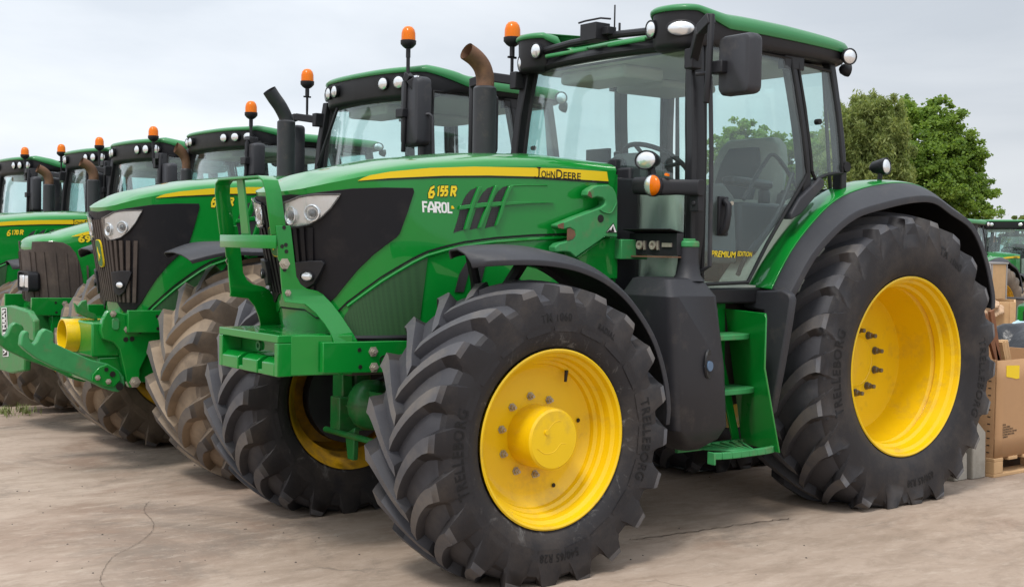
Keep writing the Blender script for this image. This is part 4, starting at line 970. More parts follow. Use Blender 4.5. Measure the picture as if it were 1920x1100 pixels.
def make_guard(T):
    """bull bar with a weight block in front of the nose"""
    def yz(z, y0): return y0+.10*min(1, max(0, (1.20-z)/.20))
    lp = [Z2(*p) for p in [(636, -40), (640, 60), (655, 230), (668, 330), (850, 350), (930, 430), (990, 530), (1025, 610), (1040, 700), (1048, 800), (985, 945), (1110, 1000), (1292, 735), (1265, 710), (1225, 600), (1160, 450), (1100, 340), (1040, 262), (980, 227), (880, 205), (825, 165), (785, 90), (776, 0)]]+[(551, 463), (547, 430), (545.5, 423), (518.5, 423), (520, 445), (523.5, 485)]
    S = [U(a, b, y=.28) for a, b in lp]
    gd = empty('front_guard', T)
    for sg in (1, -1):
        bm_poly = [(p[0], p[2]) for p in S]
        mb = patch(bm_poly, lambda x, z, off: np.array([x, sg*(yz(z, .275)+off), z]), .012, 0, .04)
        mb.build('guard_plate', GREEN, gd, sharp=30, bevel=.002)
        for a, b in ((Z1(703, 965)), (Z2(703, 245))):
            mb = MB(); p = U(a, b, y=.28); hexbolt(mb, (p[0], sg*.275, p[2]), (0, sg, 0), .017 if b < 500 else .010, .016); mb.build('guard_bolt', HUBN, gd)
        for q in ((700, 610), (680, 795), (717, 780), (722, 845), (705, 1025)):
            mb = MB(); p = U(*Z1(*q), y=.28); mb.lathe([(0, .009), (.0015, .009), (.0015, .0005)], (p[0], sg*.275, p[2]), (0, sg, 0), 10); mb.build('guard_hole', BLACKT, gd)
    # hoop over the top: flat bar bent to an inverted U
    a = U(519, 440, y=.265); z1 = U(515, 331, y=.265)[2]
    x1 = U(508, 424, y=.265)[0]; x0 = U(537, 424, y=.265)[0]
    prof = []
    for sg in (-1, 1):
        seq = [(.265, a[2]), (.262, z1-.06), (.245, z1-.018), (.205, z1)]
        seq = seq if sg < 0 else seq[::-1]
        prof += [(sg*y, z) for y, z in seq]
    lean = lambda z: .035*(z-a[2])/(z1-a[2])
    G = [[(x0+lean(z), y, z) for y, z in prof], [(x1+lean(z), y, z) for y, z in prof]]
    mb = MB(); mb.grid(G); mb.build('guard_hoop', GREEN, gd, solid=.010, bevel=.002, sharp=30)
    mb = MB(); zt = U(515, 441, y=.265)[2]; zb = U(515, 466, y=.265)[2]; xf = x1+.004
    ys = [(-.285, -.02), (-.24, .0), (-.20, .018), (.20, .018), (.24, 0), (.285, -.02)]
    mb.grid([[(xf+d, y, z) for y, d in ys] for z in (zb, zt)]); mb.build('guard_crossbar', GREEN, gd, solid=.010, bevel=.002, sharp=30)
    mb = MB(); mb.prism([(x1-.015, -.055, zb+.01), (x1-.015, .030, zb+.01), (x1+.015, .012, z1-.005), (x1+.015, -.055, z1-.005)], (-.010, 0, 0)); mb.build('guard_centre_bar', GREEN, gd, bevel=.002)
    # weight block
    wb = empty('weight_block', T)
    X0, X1, Y, zt, zb = 3.30, 3.625, .305, 1.035, .855
    mb = MB()
    mb.box(X0, X1-.10, -Y, Y, zb, zt); mb.box(X1-.101, X1, -Y, Y, zt-.035, zt); mb.box(X1-.101, X1, -Y, -Y+.035, zb, zt-.0355); mb.box(X1-.101, X1, Y-.035, Y, zb, zt-.0355)
    for a, b in ((-Y+.0355, -.10), (-.05, .10), (.15, Y-.0355)):
        mb.prism([(X1-.10, a, zb), (X1, a, zb), (X1, a, zb+.055), (X1-.03, a, zb+.075), (X1-.10, a, zb+.075)], (0, b-a, 0))
    mb.box(X1-.1005, X1-.004, -.0995, -.0505, zb, zb+.02); mb.box(X1-.1005, X1-.004, .1005, .1495, zb, zb+.02)
    for s in (1, -1): mb.prism([(X0, s*Y, zb+.003), (X1-.06, s*Y, zb+.003), (X0, s*(Y+.075), zb+.003)], (0, 0, zt-zb-.006))
    mb.build('block', GREEN, wb, bevel=.004)
    mb = MB()
    for y in (-.075, .125): mb.lathe([(0, .024), (.012, .022), (.012, .012), (.004, .010)], (X1-.10, y, zb+.105), (1, 0, 0), 14)
    mb.build('block_eyes', GREENW, wb)

def make_hero_extras(T):
    # loader bracket, hooked plate bolted beside the bonnet
    hook = [(975, 215), (983, 185), (1010, 165), (1040, 152), (1105, 150), (1132, 168), (1152, 205), (1160, 250), (1158, 470), (1085, 465), (905, 592), (870, 560), (835, 556), (783, 560), (780, 525), (805, 505), (850, 492), (888, 480), (905, 455), (898, 428), (870, 412), (838, 420), (797, 412), (792, 392), (840, 372), (905, 345), (1062, 285), (1084, 268), (1084, 245), (1065, 230), (1035, 224), (1003, 234)]
    mb = MB(); mb.prism([U(*Z6(*p), y=.505) for p in hook], (0, -.055, 0))
    lb = mb.build('loader_bracket', GREENW, T, bevel=.006)
    mb = MB(); mb.prism([U(*Z6(*p), y=.455) for p in [(905, 594), (1085, 467), (1158, 471), (1158, 720), (985, 720), (975, 640)]], (0, -.04, 0))
    mb.prism([U(*Z6(*p), y=.462) for p in [(905, 594), (1075, 470), (1085, 478), (925, 600)]], (0, -.01, 0))
    mb.build('bracket_plate', GREEN, lb, bevel=.004)
    mb = MB(); p = U(*Z6(1055, 355), y=.505); mb.lathe([(0, .020), (.0015, .020), (.0015, .0005)], (p[0], .505, p[2]), (0, 1, 0), 16); mb.build('bracket_hole', BLACKT, lb)
    mb = MB(); rp = spline([U(*Z6(*q), y=.509) for q in [(1150, 262), (1120, 318), (1080, 318), (1050, 300)]], 5); mb.tube(rp, .0035, 6); mb.build('weld_bead', GREENW, lb)
    for q in ([(797, 411), (793, 393), (815, 383), (832, 379), (830, 417)], [(976, 214), (984, 188), (998, 200), (1003, 232)], [(852, 417), (870, 413), (896, 428), (903, 455), (886, 479), (850, 490)]):
        mb = MB(); pp = [U(*Z6(*a), y=.506) for a in q]; mb.prism(pp, (0, .0012, 0)); mb.build('bracket_rust', RUST, lb)
    # warning sticker
    mb = MB(); tri = [U(*Z6(*a), y=.5062) for a in [(1085, 440), (1156, 442), (1132, 380)]]; c = sum(tri)/3
    mb.prism(tri, (0, .001, 0), 0); mb.prism([c+(t-c)*.80+np.array([0, .0014, 0]) for t in tri], (0, .001, 0), 1)
    mb.prism([U(*Z6(*a), y=.5092) for a in [(1095, 437), (1110, 420), (1118, 428), (1130, 400), (1138, 436)]], (0, .001, 0), 0); mb.build('warning_sticker', [BLACKT, WHITET], lb)
    # hydraulic connector box
    mb = MB(); mb.box(1.66, 1.84, .44, .505, 1.375, 1.475); mb.build('connector_arm', GREENW, T, bevel=.004)
    cb = empty('connector_box', T)
    mb = MB(); mb.box(1.70, 1.742, .455, .80, 1.398, 1.508); mb.prism([(1.70, .455, 1.508), (1.79, .455, 1.525), (1.79, .80, 1.525), (1.70, .80, 1.508)], (0, 0, .005)); mb.build('box_plate', BLACKP, cb, bevel=.002)
    mb = MB(); mb.box(1.70, 1.775, .44, .80, 1.388, 1.395); mb.build('box_lip', RUST, cb)
    mb = MB()
    for y in (.545, .64): mb.lathe([(0, .022), (.018, .022), (.018, .012), (.008, .010), (.008, .0005)], (1.742, y, 1.448), (1, 0, 0), 16); mb.box(1.742, 1.752, y+.025, y+.035, 1.425, 1.47)
    mb.box(1.742, 1.75, .70, .765, 1.44, 1.46); mb.build('box_couplings', HUBN, cb)
    # expansion tank / def tank
    tk = empty('fuel_tank', T)
    mb = MB(); R = []
    for z, x0, x1, y0, y1, r in ((.435, 1.54, 1.66, .66, .80, .04), (.495, 1.50, 1.76, .60, .89, .04), (.56, 1.475, 1.84, .55, .925, .045), (.85, 1.505, 1.875, .55, .93, .045), (1.205, 1.575, 1.90, .55, .93, .045), (1.212, 1.58, 1.895, .553, .925, .045), (1.285, 1.61, 1.85, .58, .865, .04), (1.292, 1.63, 1.83, .60, .845, .04)):
        R.append([((x0+x1)/2+a, (y0+y1)/2+b, z) for a, b in rrect(x1-x0, y1-y0, r, 4)])
    mb.loft(R); mb.build('tank_body', TANKP, tk, sharp=30, bevel=.006)
    mb = MB(); mb.lathe([(0, .085), (.03, .062), (.09, .052), (.165, .050), (.165, .001)], (1.665, .80, 1.275), (-.02, -.02, 1), 22); mb.build('filler_neck', TANKP, tk)
    mb = MB(); mb.lathe([(0, .050), (.004, .053), (.024, .053), (.030, .046), (.030, .001)], (1.662, .797, 1.442), (0, 0, 1), 22); mb.bar((1.622, .797, 1.476), (1.702, .797, 1.476), .018, .014); mb.build('filler_cap', GREENW, tk, bevel=.003)
    p = U(1329, 682, y=.93); mb = MB(); mb.lathe([(0, .075), (.008, .070), (.008, .05), (-.02, .045)], (p[0], .926, p[2]), (-.35, 1, 0), 24, ell=(.55, 1.0)); mb.build('def_recess', FRAMEB, tk)
    mb = MB(); mb.lathe([(0, .026), (.022, .024), (.022, .001)], (p[0]+.005, .922, p[2]-.01), (-.2, 1, 0), 18); mb.build('def_cap', mat('blue_cap', (.10, .16, .25), .45), tk)
    # steps
    sp_ = empty('cab_steps', T)
    mb = MB(); mb.prism([(1.25, .66, 1.125), (1.25, .935, 1.115), (1.262, .95, 1.09), (1.268, .95, .84), (1.155, .965, .405), (1.10, .66, .41), (1.16, .66, .84)], (-.012, 0, 0)); mb.build('step_plate', GREEN, sp_, bevel=.003)
    mb = MB(); mb.prism([(1.30, .655, 1.16), (1.24, .655, 1.16), (1.235, .655, .85), (1.105, .655, .43), (1.16, .655, .43), (1.295, .655, .86)], (0, -.012, 0))
    mb.box(1.30, 1.62, .63, .645, .88, 1.04); mb.box(1.22, 1.60, .63, .645, .62, .74); mb.build('step_rail', GREEN, sp_, bevel=.003)
    for z, x0, x1 in ((1.005, 1.225, 1.56), (.728, 1.175, 1.51), (.432, 1.12, 1.60)):
        mb = MB(); xs = np.linspace(x0, x1, 9)
        yo = .955 if z < .5 else .848
        top = [(x, yo-.035*((x-(x0+x1)/2)/((x1-x0)/2))**4, z) for x in xs]
        poly = top+[(x1, .67, z), (x0, .67, z)]
        if z < .5:
            for a, b in zip(top[:-1], top[1:]): mb.bar((a[0], a[1]-.012, z-.012), (b[0], b[1]-.012, z-.012), .024, .034)
            mb.bar((x0, .68, z-.012), (x1, .68, z-.012), .024, .034)
            for q in np.linspace(.06, .94, 7): mb.bar((x0+(x1-x0)*q, .685, z-.002), (x0+(x1-x0)*(1-q)*.4+(x1-x0)*q*.6, .945, z-.002), .012, .010)
            mb.box(x1, x1+.012, .905, .955, z-.050, z+.012)
        else: mb.prism(poly, (0, 0, -.028))
        mb.build('step_tread', GREENW, sp_, bevel=.004)
    # mudguard flap ahead of the rear wheel
    fl = [U(a, b, x=1.10) for a, b in [(1392, 560), (1397, 549), (1410, 545), (1466, 543), (1480, 551), (1483, 562), (1476, 610), (1462, 690), (1446, 772), (1441, 778), (1432, 690), (1431, 583), (1394, 577)]]
    mb = MB(); mb.prism(fl, (-.05, 0, 0)); mb.build('mud_flap', GREYP, T, bevel=.014)
    # marker arm with indicator and work lamp on the front pillar
    ma = empty('marker_arm', T)
    mb = MB(); R = []
    for y, x, z, h, d in ((.485, 1.735, 1.745, .052, .035), (.50, 1.735, 1.745, .082, .052), (.62, 1.735, 1.742, .090, .055), (.70, 1.725, 1.738, .082, .050), (.73, 1.70, 1.735, .072, .035), (.87, 1.655, 1.730, .075, .035)):
        R.append([(x+a*d, y, z+b*h) for a, b in rrect(1.4, 1.05, .35, 4)])
    mb.loft(R); mb.box(1.625, 1.665, .80, .86, 1.615, 1.70); mb.lathe([(0, .012), (.004, .012), (.004, .0006)], (1.667, .83, 1.655), (1, .2, 0), 14)
    mb.build('arm_body', BLACKP, ma, bevel=.005, sharp=50)
    mb = MB(); n = np.array([1, .12, 0]); n /= np.linalg.norm(n); c = np.array([1.772, .655, 1.742])
    q = np.cross(n, (0, 0, 1.)); zz = np.array([0, 0, 1.])
    for s0, mi in ((0, 1), (1, 0)):
        G = []
        for rr, h in ((.052, 0), (.050, .014), (.036, .024), (.018, .028), (.0005, .029)):
            G.append([c+n*h+rr*(math.cos(t)*zz+(1 if s0 else -1)*math.sin(t)*q) for t in np.linspace(0, math.pi, 13)])
        mb.grid(G, mi)
    mb.lathe([(-.01, .055), (.006, .056), (.010, .052)], c, n, 26, mi=2)
    mb.build('indicator', [CHROME, AMBER, BLACKP], ma, sharp=60)
    mb = MB(); mb.lathe([(0, .014), (.01, .012), (.012, .0005)], (1.74, .715, 1.79), (0, .3, 1), 10); mb.build('side_repeater', AMBER, ma)
    disc_lamp(ma, 'work_lamp', (1.75, .575, 1.872), (1, .10, .0), .066, .045, depth=.07)
    mb = MB(); mb.tube([(1.73, .60, 1.835), (1.725, .61, 1.78)], .014, 8); mb.tube([(1.73, .58, 1.835), (1.73, .585, 1.78)], .010, 8); mb.build('lamp_bracket', BLACKP, ma)
    # lamp on the rear mudguard
    disc_lamp(T, 'fender_lamp', (-.02, .70, 1.925), (-.10, 1, .05), .045, .045, depth=.10)
    mb = MB(); mb.tube([(-.0, .68, 1.885), (.0, .67, 1.83)], .014, 8); mb.build('lamp_bracket', BLACKP, T)
    # sensor disc at the back of the bonnet
    mb = MB(); mb.lathe([(0, .055), (.03, .053), (.035, .02), (.035, .0005)], (1.62, .22, 1.855), (1, .5, .1), 20); mb.obox((1.64, .235, 1.86), (.06, .05, .07)); mb.build('wiper_motor', BLACKP, T, bevel=.004)

def make_exhaust(T, rusty=True, x=1.94, y=-.55, dz=0.0, k=1.0):
    old = WARP[0]; WARP[0] = lambda p: (x+(p[0]-x)*k, y+(p[1]-y)*k, p[2]+dz)
    mb = MB(); mb.tube([(x, y, 1.6), (x, y, 2.30)], .066, 24); mb.lathe([(0, .066), (.01, .066), (.022, .055)], (x, y, 2.30), (0, 0, 1), 24)
    e = mb.build('exhaust', PIPE, T, sharp=40)
    mb = MB(); pth = spline([(x, y, 2.31), (x, y, 2.37), (x+.022, y, 2.43), (x+.07, y, 2.475), (x+.13, y, 2.505)] if rusty else [(x, y, 2.31), (x+.008, y, 2.35), (x+.05, y, 2.42), (x+.10, y, 2.48), (x+.138, y, 2.53)], 5)
    mb.tube(pth, .051, 20, cap=False); mb.tube(pth[3:], .046, 20, cap=False); mb.build('exhaust_elbow', RUST if rusty else PIPE, e, sharp=50)
    WARP[0] = old

def tractor(sp):
    T = empty('tractor', None, sp['at'], sp.get('rz', 0.0)); tag(T, sp['label'], 'tractor', sp.get('group'))
    H = Surf(**(OLD if sp.get('old') else NEW), zmap=sp.get('zmap'))
    make_running_gear(T, sp); sp['body'](T, H, sp); WARP[0] = sp.get('warp'); make_cab(T, sp); make_roof(T, sp); WARP[0] = None; make_fenders(T, sp)
    make_exhaust(T, sp.get('rusty', True), **sp.get('ex', {}))
    return T

# ------------------------------------------------------------------ the yard
def concrete_ground():
    m = bpy.data.materials.new('yard_concrete'); m.use_nodes = True; N, L = nodes_of(m.node_tree)
    out = N.new('ShaderNodeOutputMaterial'); b = N.new('ShaderNodeBsdfPrincipled'); L.new(b.outputs[0], out.inputs[0]); b.inputs['Roughness'].default_value = .85; b.inputs['Specular IOR Level'].default_value = .3
    t = N.new('ShaderNodeTexCoord')
    def noise(sc, det=6, rough=.6, dist=0.0, vec=None):
        n = N.new('ShaderNodeTexNoise'); n.inputs['Scale'].default_value = sc; n.inputs['Detail'].default_value = det; n.inputs['Roughness'].default_value = rough; n.inputs['Distortion'].default_value = dist
        L.new(vec or t.outputs['Object'], n.inputs['Vector']); return n.outputs['Fac']
    def ramp(src, a, b_, lo=0.0, hi=1.0):
        r = N.new('ShaderNodeMapRange'); r.inputs[1].default_value = a; r.inputs[2].default_value = b_; r.inputs[3].default_value = lo; r.inputs[4].default_value = hi; L.new(src, r.inputs[0]); return r.outputs[0]
    def mix(fac, a, c):
        x = N.new('ShaderNodeMix'); x.data_type = 'RGBA'; L.new(fac, x.inputs[0])
        if isinstance(a, tuple): x.inputs[6].default_value = (*a, 1)
        else: L.new(a, x.inputs[6])
        if isinstance(c, tuple): x.inputs[7].default_value = (*c, 1)
        else: L.new(c, x.inputs[7])
        return x.outputs[2]
    rot = N.new('ShaderNodeMapping'); rot.inputs['Rotation'].default_value = (0, 0, math.radians(52)); rot.inputs['Scale'].default_value = (1.0, 2.6, 1.0); L.new(t.outputs['Object'], rot.inputs[0]); rv = rot.outputs[0]
    c = mix(ramp(noise(.55, 7, .62, .3, rv), .30, .70), (.335, .256, .196), (.430, .340, .272))
    c = mix(ramp(noise(2.3, 9, .72, .5, rv), .45, .62, 0, .75), c, (.265, .200, .150))
    c = mix(ramp(noise(.75, 8, .62, .9), .53, .66, 0, .75), c, (.225, .150, .107))
    c = mix(ramp(noise(.8, 8, .75, .6), .52, .64, 0, .70), c, (.18, .146, .118))
    c = mix(ramp(noise(5.0, 9, .78, .3, rv), .52, .66, 0, .50), c, (.48, .395, .322))
    c = mix(ramp(noise(9.0, 9, .8, .6), .54, .68, 0, .50), c, (.225, .172, .128))
    c = mix(ramp(noise(22.0, 6, .75, .2), .56, .72, 0, .28), c, (.47, .405, .335))
    c = mix(ramp(noise(150, 3, .7), .62, .80, 0, .55), c, (.16, .13, .105))
    c = mix(ramp(noise(60, 4, .8), .66, .78, 0, .8), c, (.12, .10, .085))
    # hairline cracks: warped cell borders, only here and there
    wn = N.new('ShaderNodeTexNoise'); wn.inputs['Scale'].default_value = 3.0; wn.inputs['Detail'].default_value = 6; L.new(t.outputs['Object'], wn.inputs['Vector'])
    wv = N.new('ShaderNodeVectorMath'); wv.operation = 'SCALE'; wv.inputs['Scale'].default_value = .28; L.new(wn.outputs['Color'], wv.inputs[0])
    wa = N.new('ShaderNodeVectorMath'); wa.operation = 'ADD'; L.new(t.outputs['Object'], wa.inputs[0]); L.new(wv.outputs[0], wa.inputs[1])
    vo = N.new('ShaderNodeTexVoronoi'); vo.feature = 'DISTANCE_TO_EDGE'; vo.inputs['Scale'].default_value = .36; L.new(wa.outputs[0], vo.inputs['Vector'])
    ck = ramp(vo.outputs['Distance'], .0008, .0032, 1, 0)
    gt = ramp(noise(.5, 3), .58, .66)
    mu = N.new('ShaderNodeMath'); mu.operation = 'MULTIPLY'; L.new(ck, mu.inputs[0]); L.new(gt, mu.inputs[1])
    mv = N.new('ShaderNodeMath'); mv.operation = 'MULTIPLY'; L.new(mu.outputs[0], mv.inputs[0]); mv.inputs[1].default_value = .75
    c = mix(mv.outputs[0], c, (.09, .075, .06))
    # joints between the poured bays
    sx = N.new('ShaderNodeSeparateXYZ'); L.new(wa.outputs[0], sx.inputs[0])
    L.new(c, b.inputs['Base Color'])
    bp = N.new('ShaderNodeBump'); bp.inputs['Strength'].default_value = .35; bp.inputs['Distance'].default_value = .008; L.new(noise(24, 8, .7), bp.inputs['Height']); L.new(bp.outputs[0], b.inputs['Normal'])
    return m
def GZ(D):
    """the yard falls away gently towards the back"""
    return interp(D, [(8.5, 0), (11.2, -.04), (13.6, -.18), (18, -.21), (27, -.50), (40, -.52)])
G = MB()
CX, CY = CAM[0], CAM[1]
rad = [0, 2, 4, 6, 8, 10, 12, 13, 14, 15, 16, 17, 18, 19, 20, 21, 22, 23, 24, 25, 26, 27, 28, 30, 35, 45, 60, 100, 200, 400, 800]
G.grid([[(CX+r*math.cos(a), CY+r*math.sin(a), GZ(r)*max(min(1, max(0, (-(CX+r*math.cos(a))-3)/3)), min(1, max(0, (-2.2-(CY+r*math.sin(a)))/2)))) for a in np.linspace(0, 2*math.pi, 97)] for r in rad])
gr = G.build('ground', concrete_ground(), None, recalc=False); tag(gr, kind='structure')
DARK = mat('crack_dirt', (.15, .115, .088), .95, noise=(30, .4))
def ground_line(name, pts, w, seed):
    """a crack or joint in the concrete: a thin ragged sheet lying on it"""
    rg = np.random.default_rng(seed); P = []
    for px, py in pts:
        c = U(px, py, z=0)
        for _ in range(3): c = U(px, py, z=GZ(float(np.linalg.norm((c-CAM)[:2]))) if c[1] < -2.2 else 0.0)
        P.append(c)
    P = spline(P, 14); mb = MB(); G0 = []
    for i, p in enumerate(P):
        d = P[min(i+1, len(P)-1)]-P[max(i-1, 0)]; d /= np.linalg.norm(d); q = np.array([-d[1], d[0], 0]); j = rg.normal()*w*1.2; k = w*rg.uniform(.35, 1.1)
        G0.append((p+q*(j-k)+np.array([0, 0, .004]), p+q*(j+k)+np.array([0, 0, .004])))
    mb.grid(G0); tag(mb.build(name, DARK, None, recalc=False), kind='structure')
ground_line('ground_crack', [(283, 938), (270, 955), (288, 982), (281, 1000), (256, 1020), (216, 1041), (195, 1066), (188, 1090), (205, 1112)], .0016, 3)
ground_line('ground_joint', [(1180, 1012), (1290, 998), (1400, 982), (1480, 972)], .006, 4)
ground_line('ground_joint', [(-20, 802), (60, 797), (150, 786)], .010, 5)

# ------------------------------------------------------------------ the nearest tractor
def hero_body(T, H, sp):
    make_hood(T, H, sp); make_guard(T); make_hero_extras(T)
    mirror(T, 1, (1.60, .74, 2.37), (1.70, .955, 2.53), (1.60, 1.045, 2.31), (.085, .22, .285))
    mirror(T, -1, (1.60, -(-.70), 2.40), (1.70, 1.02, 2.405), (1.62, 1.00, 2.16), (.075, .20, .36))
    beacon(T, 1.565, -.80, 2.615, [(1.565, -.80, 2.40), (1.55, -.74, 2.385), (1.50, -.66, 2.40)])
tractor(dict(tag='hero', at=(0, 0, 0), label='nearest green tractor with clean yellow wheels and a green bull bar on its nose', group='tractors parked in a row', dirty=False, detail=1, roof='pods', model=('6', '155', 'R'), dealer=True, body=hero_body))

# ------------------------------------------------------------------ the other tractors of the row
Z3 = lambda a, b: (a/4.231, 560+b/4.231)
O2, O3, O4 = (-.09, -2.62, 0), (-.20, -5.0, -.03), (-.16, -7.50, -.20)
tall = lambda z: z-.02 if z >= 1.70 else 1.68-(1.70-z)*1.27
def prism_at(mb, pts, y, th, o, Z=lambda a, b: (a, b), mi=0): mb.prism([U(*Z(*p), y=y, o=o) for p in pts], (0, -th, 0), mi)
def bolts_at(T, name, pts, y, o, r=.016, Z=Z3):
    for a, b in pts:
        p = U(*Z(a, b), y=y, o=o); mb = MB(); hexbolt(mb, (p[0], y, p[2]), (0, 1, 0), r, .018); mb.build(name, HUBN, T)
def holes_at(T, name, pts, y, o, Z=Z3):
    for a, b, r in pts:
        mb = MB(); p = U(*Z(a, b), y=y, o=o); mb.lathe([(0, r), (.0015, r), (.0015, .0004)], (p[0], y, p[2]), (0, 1, 0), 12); mb.build(name, BLACKT, T)
def front_lift(T, o):
    """three-point lift in front of the nose, with a yellow shaft guard"""
    side = [(815, 170), (850, 105), (880, 90), (1000, 120), (1295, 150), (1300, 360), (1180, 420), (1112, 560), (1112, 690), (1030, 705), (1000, 640), (985, 560), (950, 400), (900, 345), (820, 320), (800, 250)]
    lf = empty('front_lift', T)
    mb = MB(); prism_at(mb, side, .34, .05, o, Z3); mb.build('lift_plate', GREEN, lf, bevel=.006)
    bolts_at(lf, 'lift_bolt', [(897, 118), (1008, 243)], .34, o, .014); bolts_at(lf, 'lift_bolt', [(1070, 660)], .34, o, .024)
    holes_at(lf, 'lift_hole', [(998, 322, .016), (1047, 318, .016), (1015, 190, .008), (1110, 188, .009), (1112, 268, .009)], .34, o)
    mb = MB(); prism_at(mb, [(890, 165), (905, 152), (935, 152), (948, 168), (946, 235), (930, 247), (905, 245), (890, 230)], .345, .008, o, Z3); mb.build('lift_socket', GREENW, lf, bevel=.003)
    mb = MB(); a = U(*Z3(760, 140), y=.30, o=o); mb.box(3.25, a[0]+.02, -.33, .289, .72, .93); mb.box(3.2, a[0]-.02, -.30, .28, .55, .72); mb.build('lift_housing', GREEN, lf, bevel=.012)
    for sg in (1, -1):
        mb = MB(); p = U(*Z3(865, 410), y=.22, o=o); mb.tube([(p[0], sg*.22, .92), (p[0], sg*.22, .55)], .052, 16); mb.build('lift_cylinder', GREEN, lf)
    arm = [(180, 300), (190, 275), (205, 258), (225, 256), (238, 275), (236, 300), (250, 345), (275, 362), (300, 340), (318, 300), (335, 265), (370, 238), (425, 262), (438, 290), (430, 350), (590, 425), (740, 488), (860, 515), (940, 560), (992, 620), (1000, 690), (950, 742), (900, 735), (830, 712), (720, 655), (590, 600), (470, 560), (300, 478), (215, 415), (172, 372)]
    for sg in (1, -1):
        mb = MB(); pts = [U(*Z3(*p), y=.36, o=o) for p in arm]; mb.prism([(p[0], sg*.345, p[2]) for p in pts], (0, -sg*.07, 0))
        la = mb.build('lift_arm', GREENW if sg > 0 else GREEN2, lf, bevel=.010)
        pl = [(735, 600), (790, 540), (850, 518), (940, 572), (962, 640), (900, 702), (820, 692), (728, 652)]
        pts = [U(*Z3(*p), y=.36, o=o) for p in pl]; mb = MB(); mb.prism([(p[0], sg*.362, p[2]) for p in pts], (0, -sg*.015, 0)); mb.build('arm_plate', GREEN, la, bevel=.004)
        if sg > 0:
            bolts_at(la, 'arm_bolt', [(775, 625), (860, 655)], .363, o, .012); holes_at(la, 'arm_hole', [(843, 560, .013), (893, 597, .018), (950, 695, .024)], .364, o)
    p = U(*Z3(640, 290), y=0, o=o); mb = MB(); c = np.array([p[0]-.02, -.02, p[2]])
    mb.lathe([(-.22, .060), (-.15, .10), (-.06, .105), (.13, .102), (.13, .094), (-.05, .094)], c, (1, 0, .02), 28)
    g = mb.build('shaft_guard', YELLOW, lf, sharp=40, bevel=.002)
    mb = MB(); mb.tube([c+np.array([-.06, 0, 0]), c+np.array([.06, 0, 0])], .020, 12); mb.build('drive_shaft', STEELD, lf)
    hk = [(590, 30), (620, 60), (650, 20), (690, 10), (700, 100), (760, 120), (780, 170), (690, 150), (610, 110)]
    mb = MB(); prism_at(mb, hk, .05, .03, o, Z3); prism_at(mb, hk, -.05, .03, o, Z3); mb.build('top_hook', GREEN2, lf, bevel=.004)
def new_body(T, H, sp):
    o = sp['at']; make_hood(T, H, sp)
    for f in sp['front']: f(T, o)
def second_body(T, H, sp):
    o = sp['at']; make_hood(T, H, sp); front_lift(T, o)
    c = U(764, 209, x=1.66, o=o); mirror(T, 1, (1.60, .74, 2.42), (1.66, c[1]-.02, 2.56), (1.60, c[1], c[2]), (.11, .235, .46))
    mirror(T, -1, (1.60, .70, 2.36), (1.72, 1.03, 2.36), (1.62, 1.05, 2.13), (.09, .20, .42))
    beacon(T, 1.66, .67, 2.735, None); beacon(T, 1.64, -.80, 2.605, [(1.64, -.80, 2.40), (1.62, -.74, 2.385), (1.54, -.66, 2.40)])
    # wiper and a raised intake beside the exhaust
    mb = MB(); mb.tube([(1.63, -.34, 2.42), (1.69, -.42, 2.15), (1.70, -.52, 1.95)], .011, 6); mb.tube([(1.66, -.30, 2.40), (1.71, -.50, 2.0)], .008, 6); mb.build('wiper', BLACKP, T)
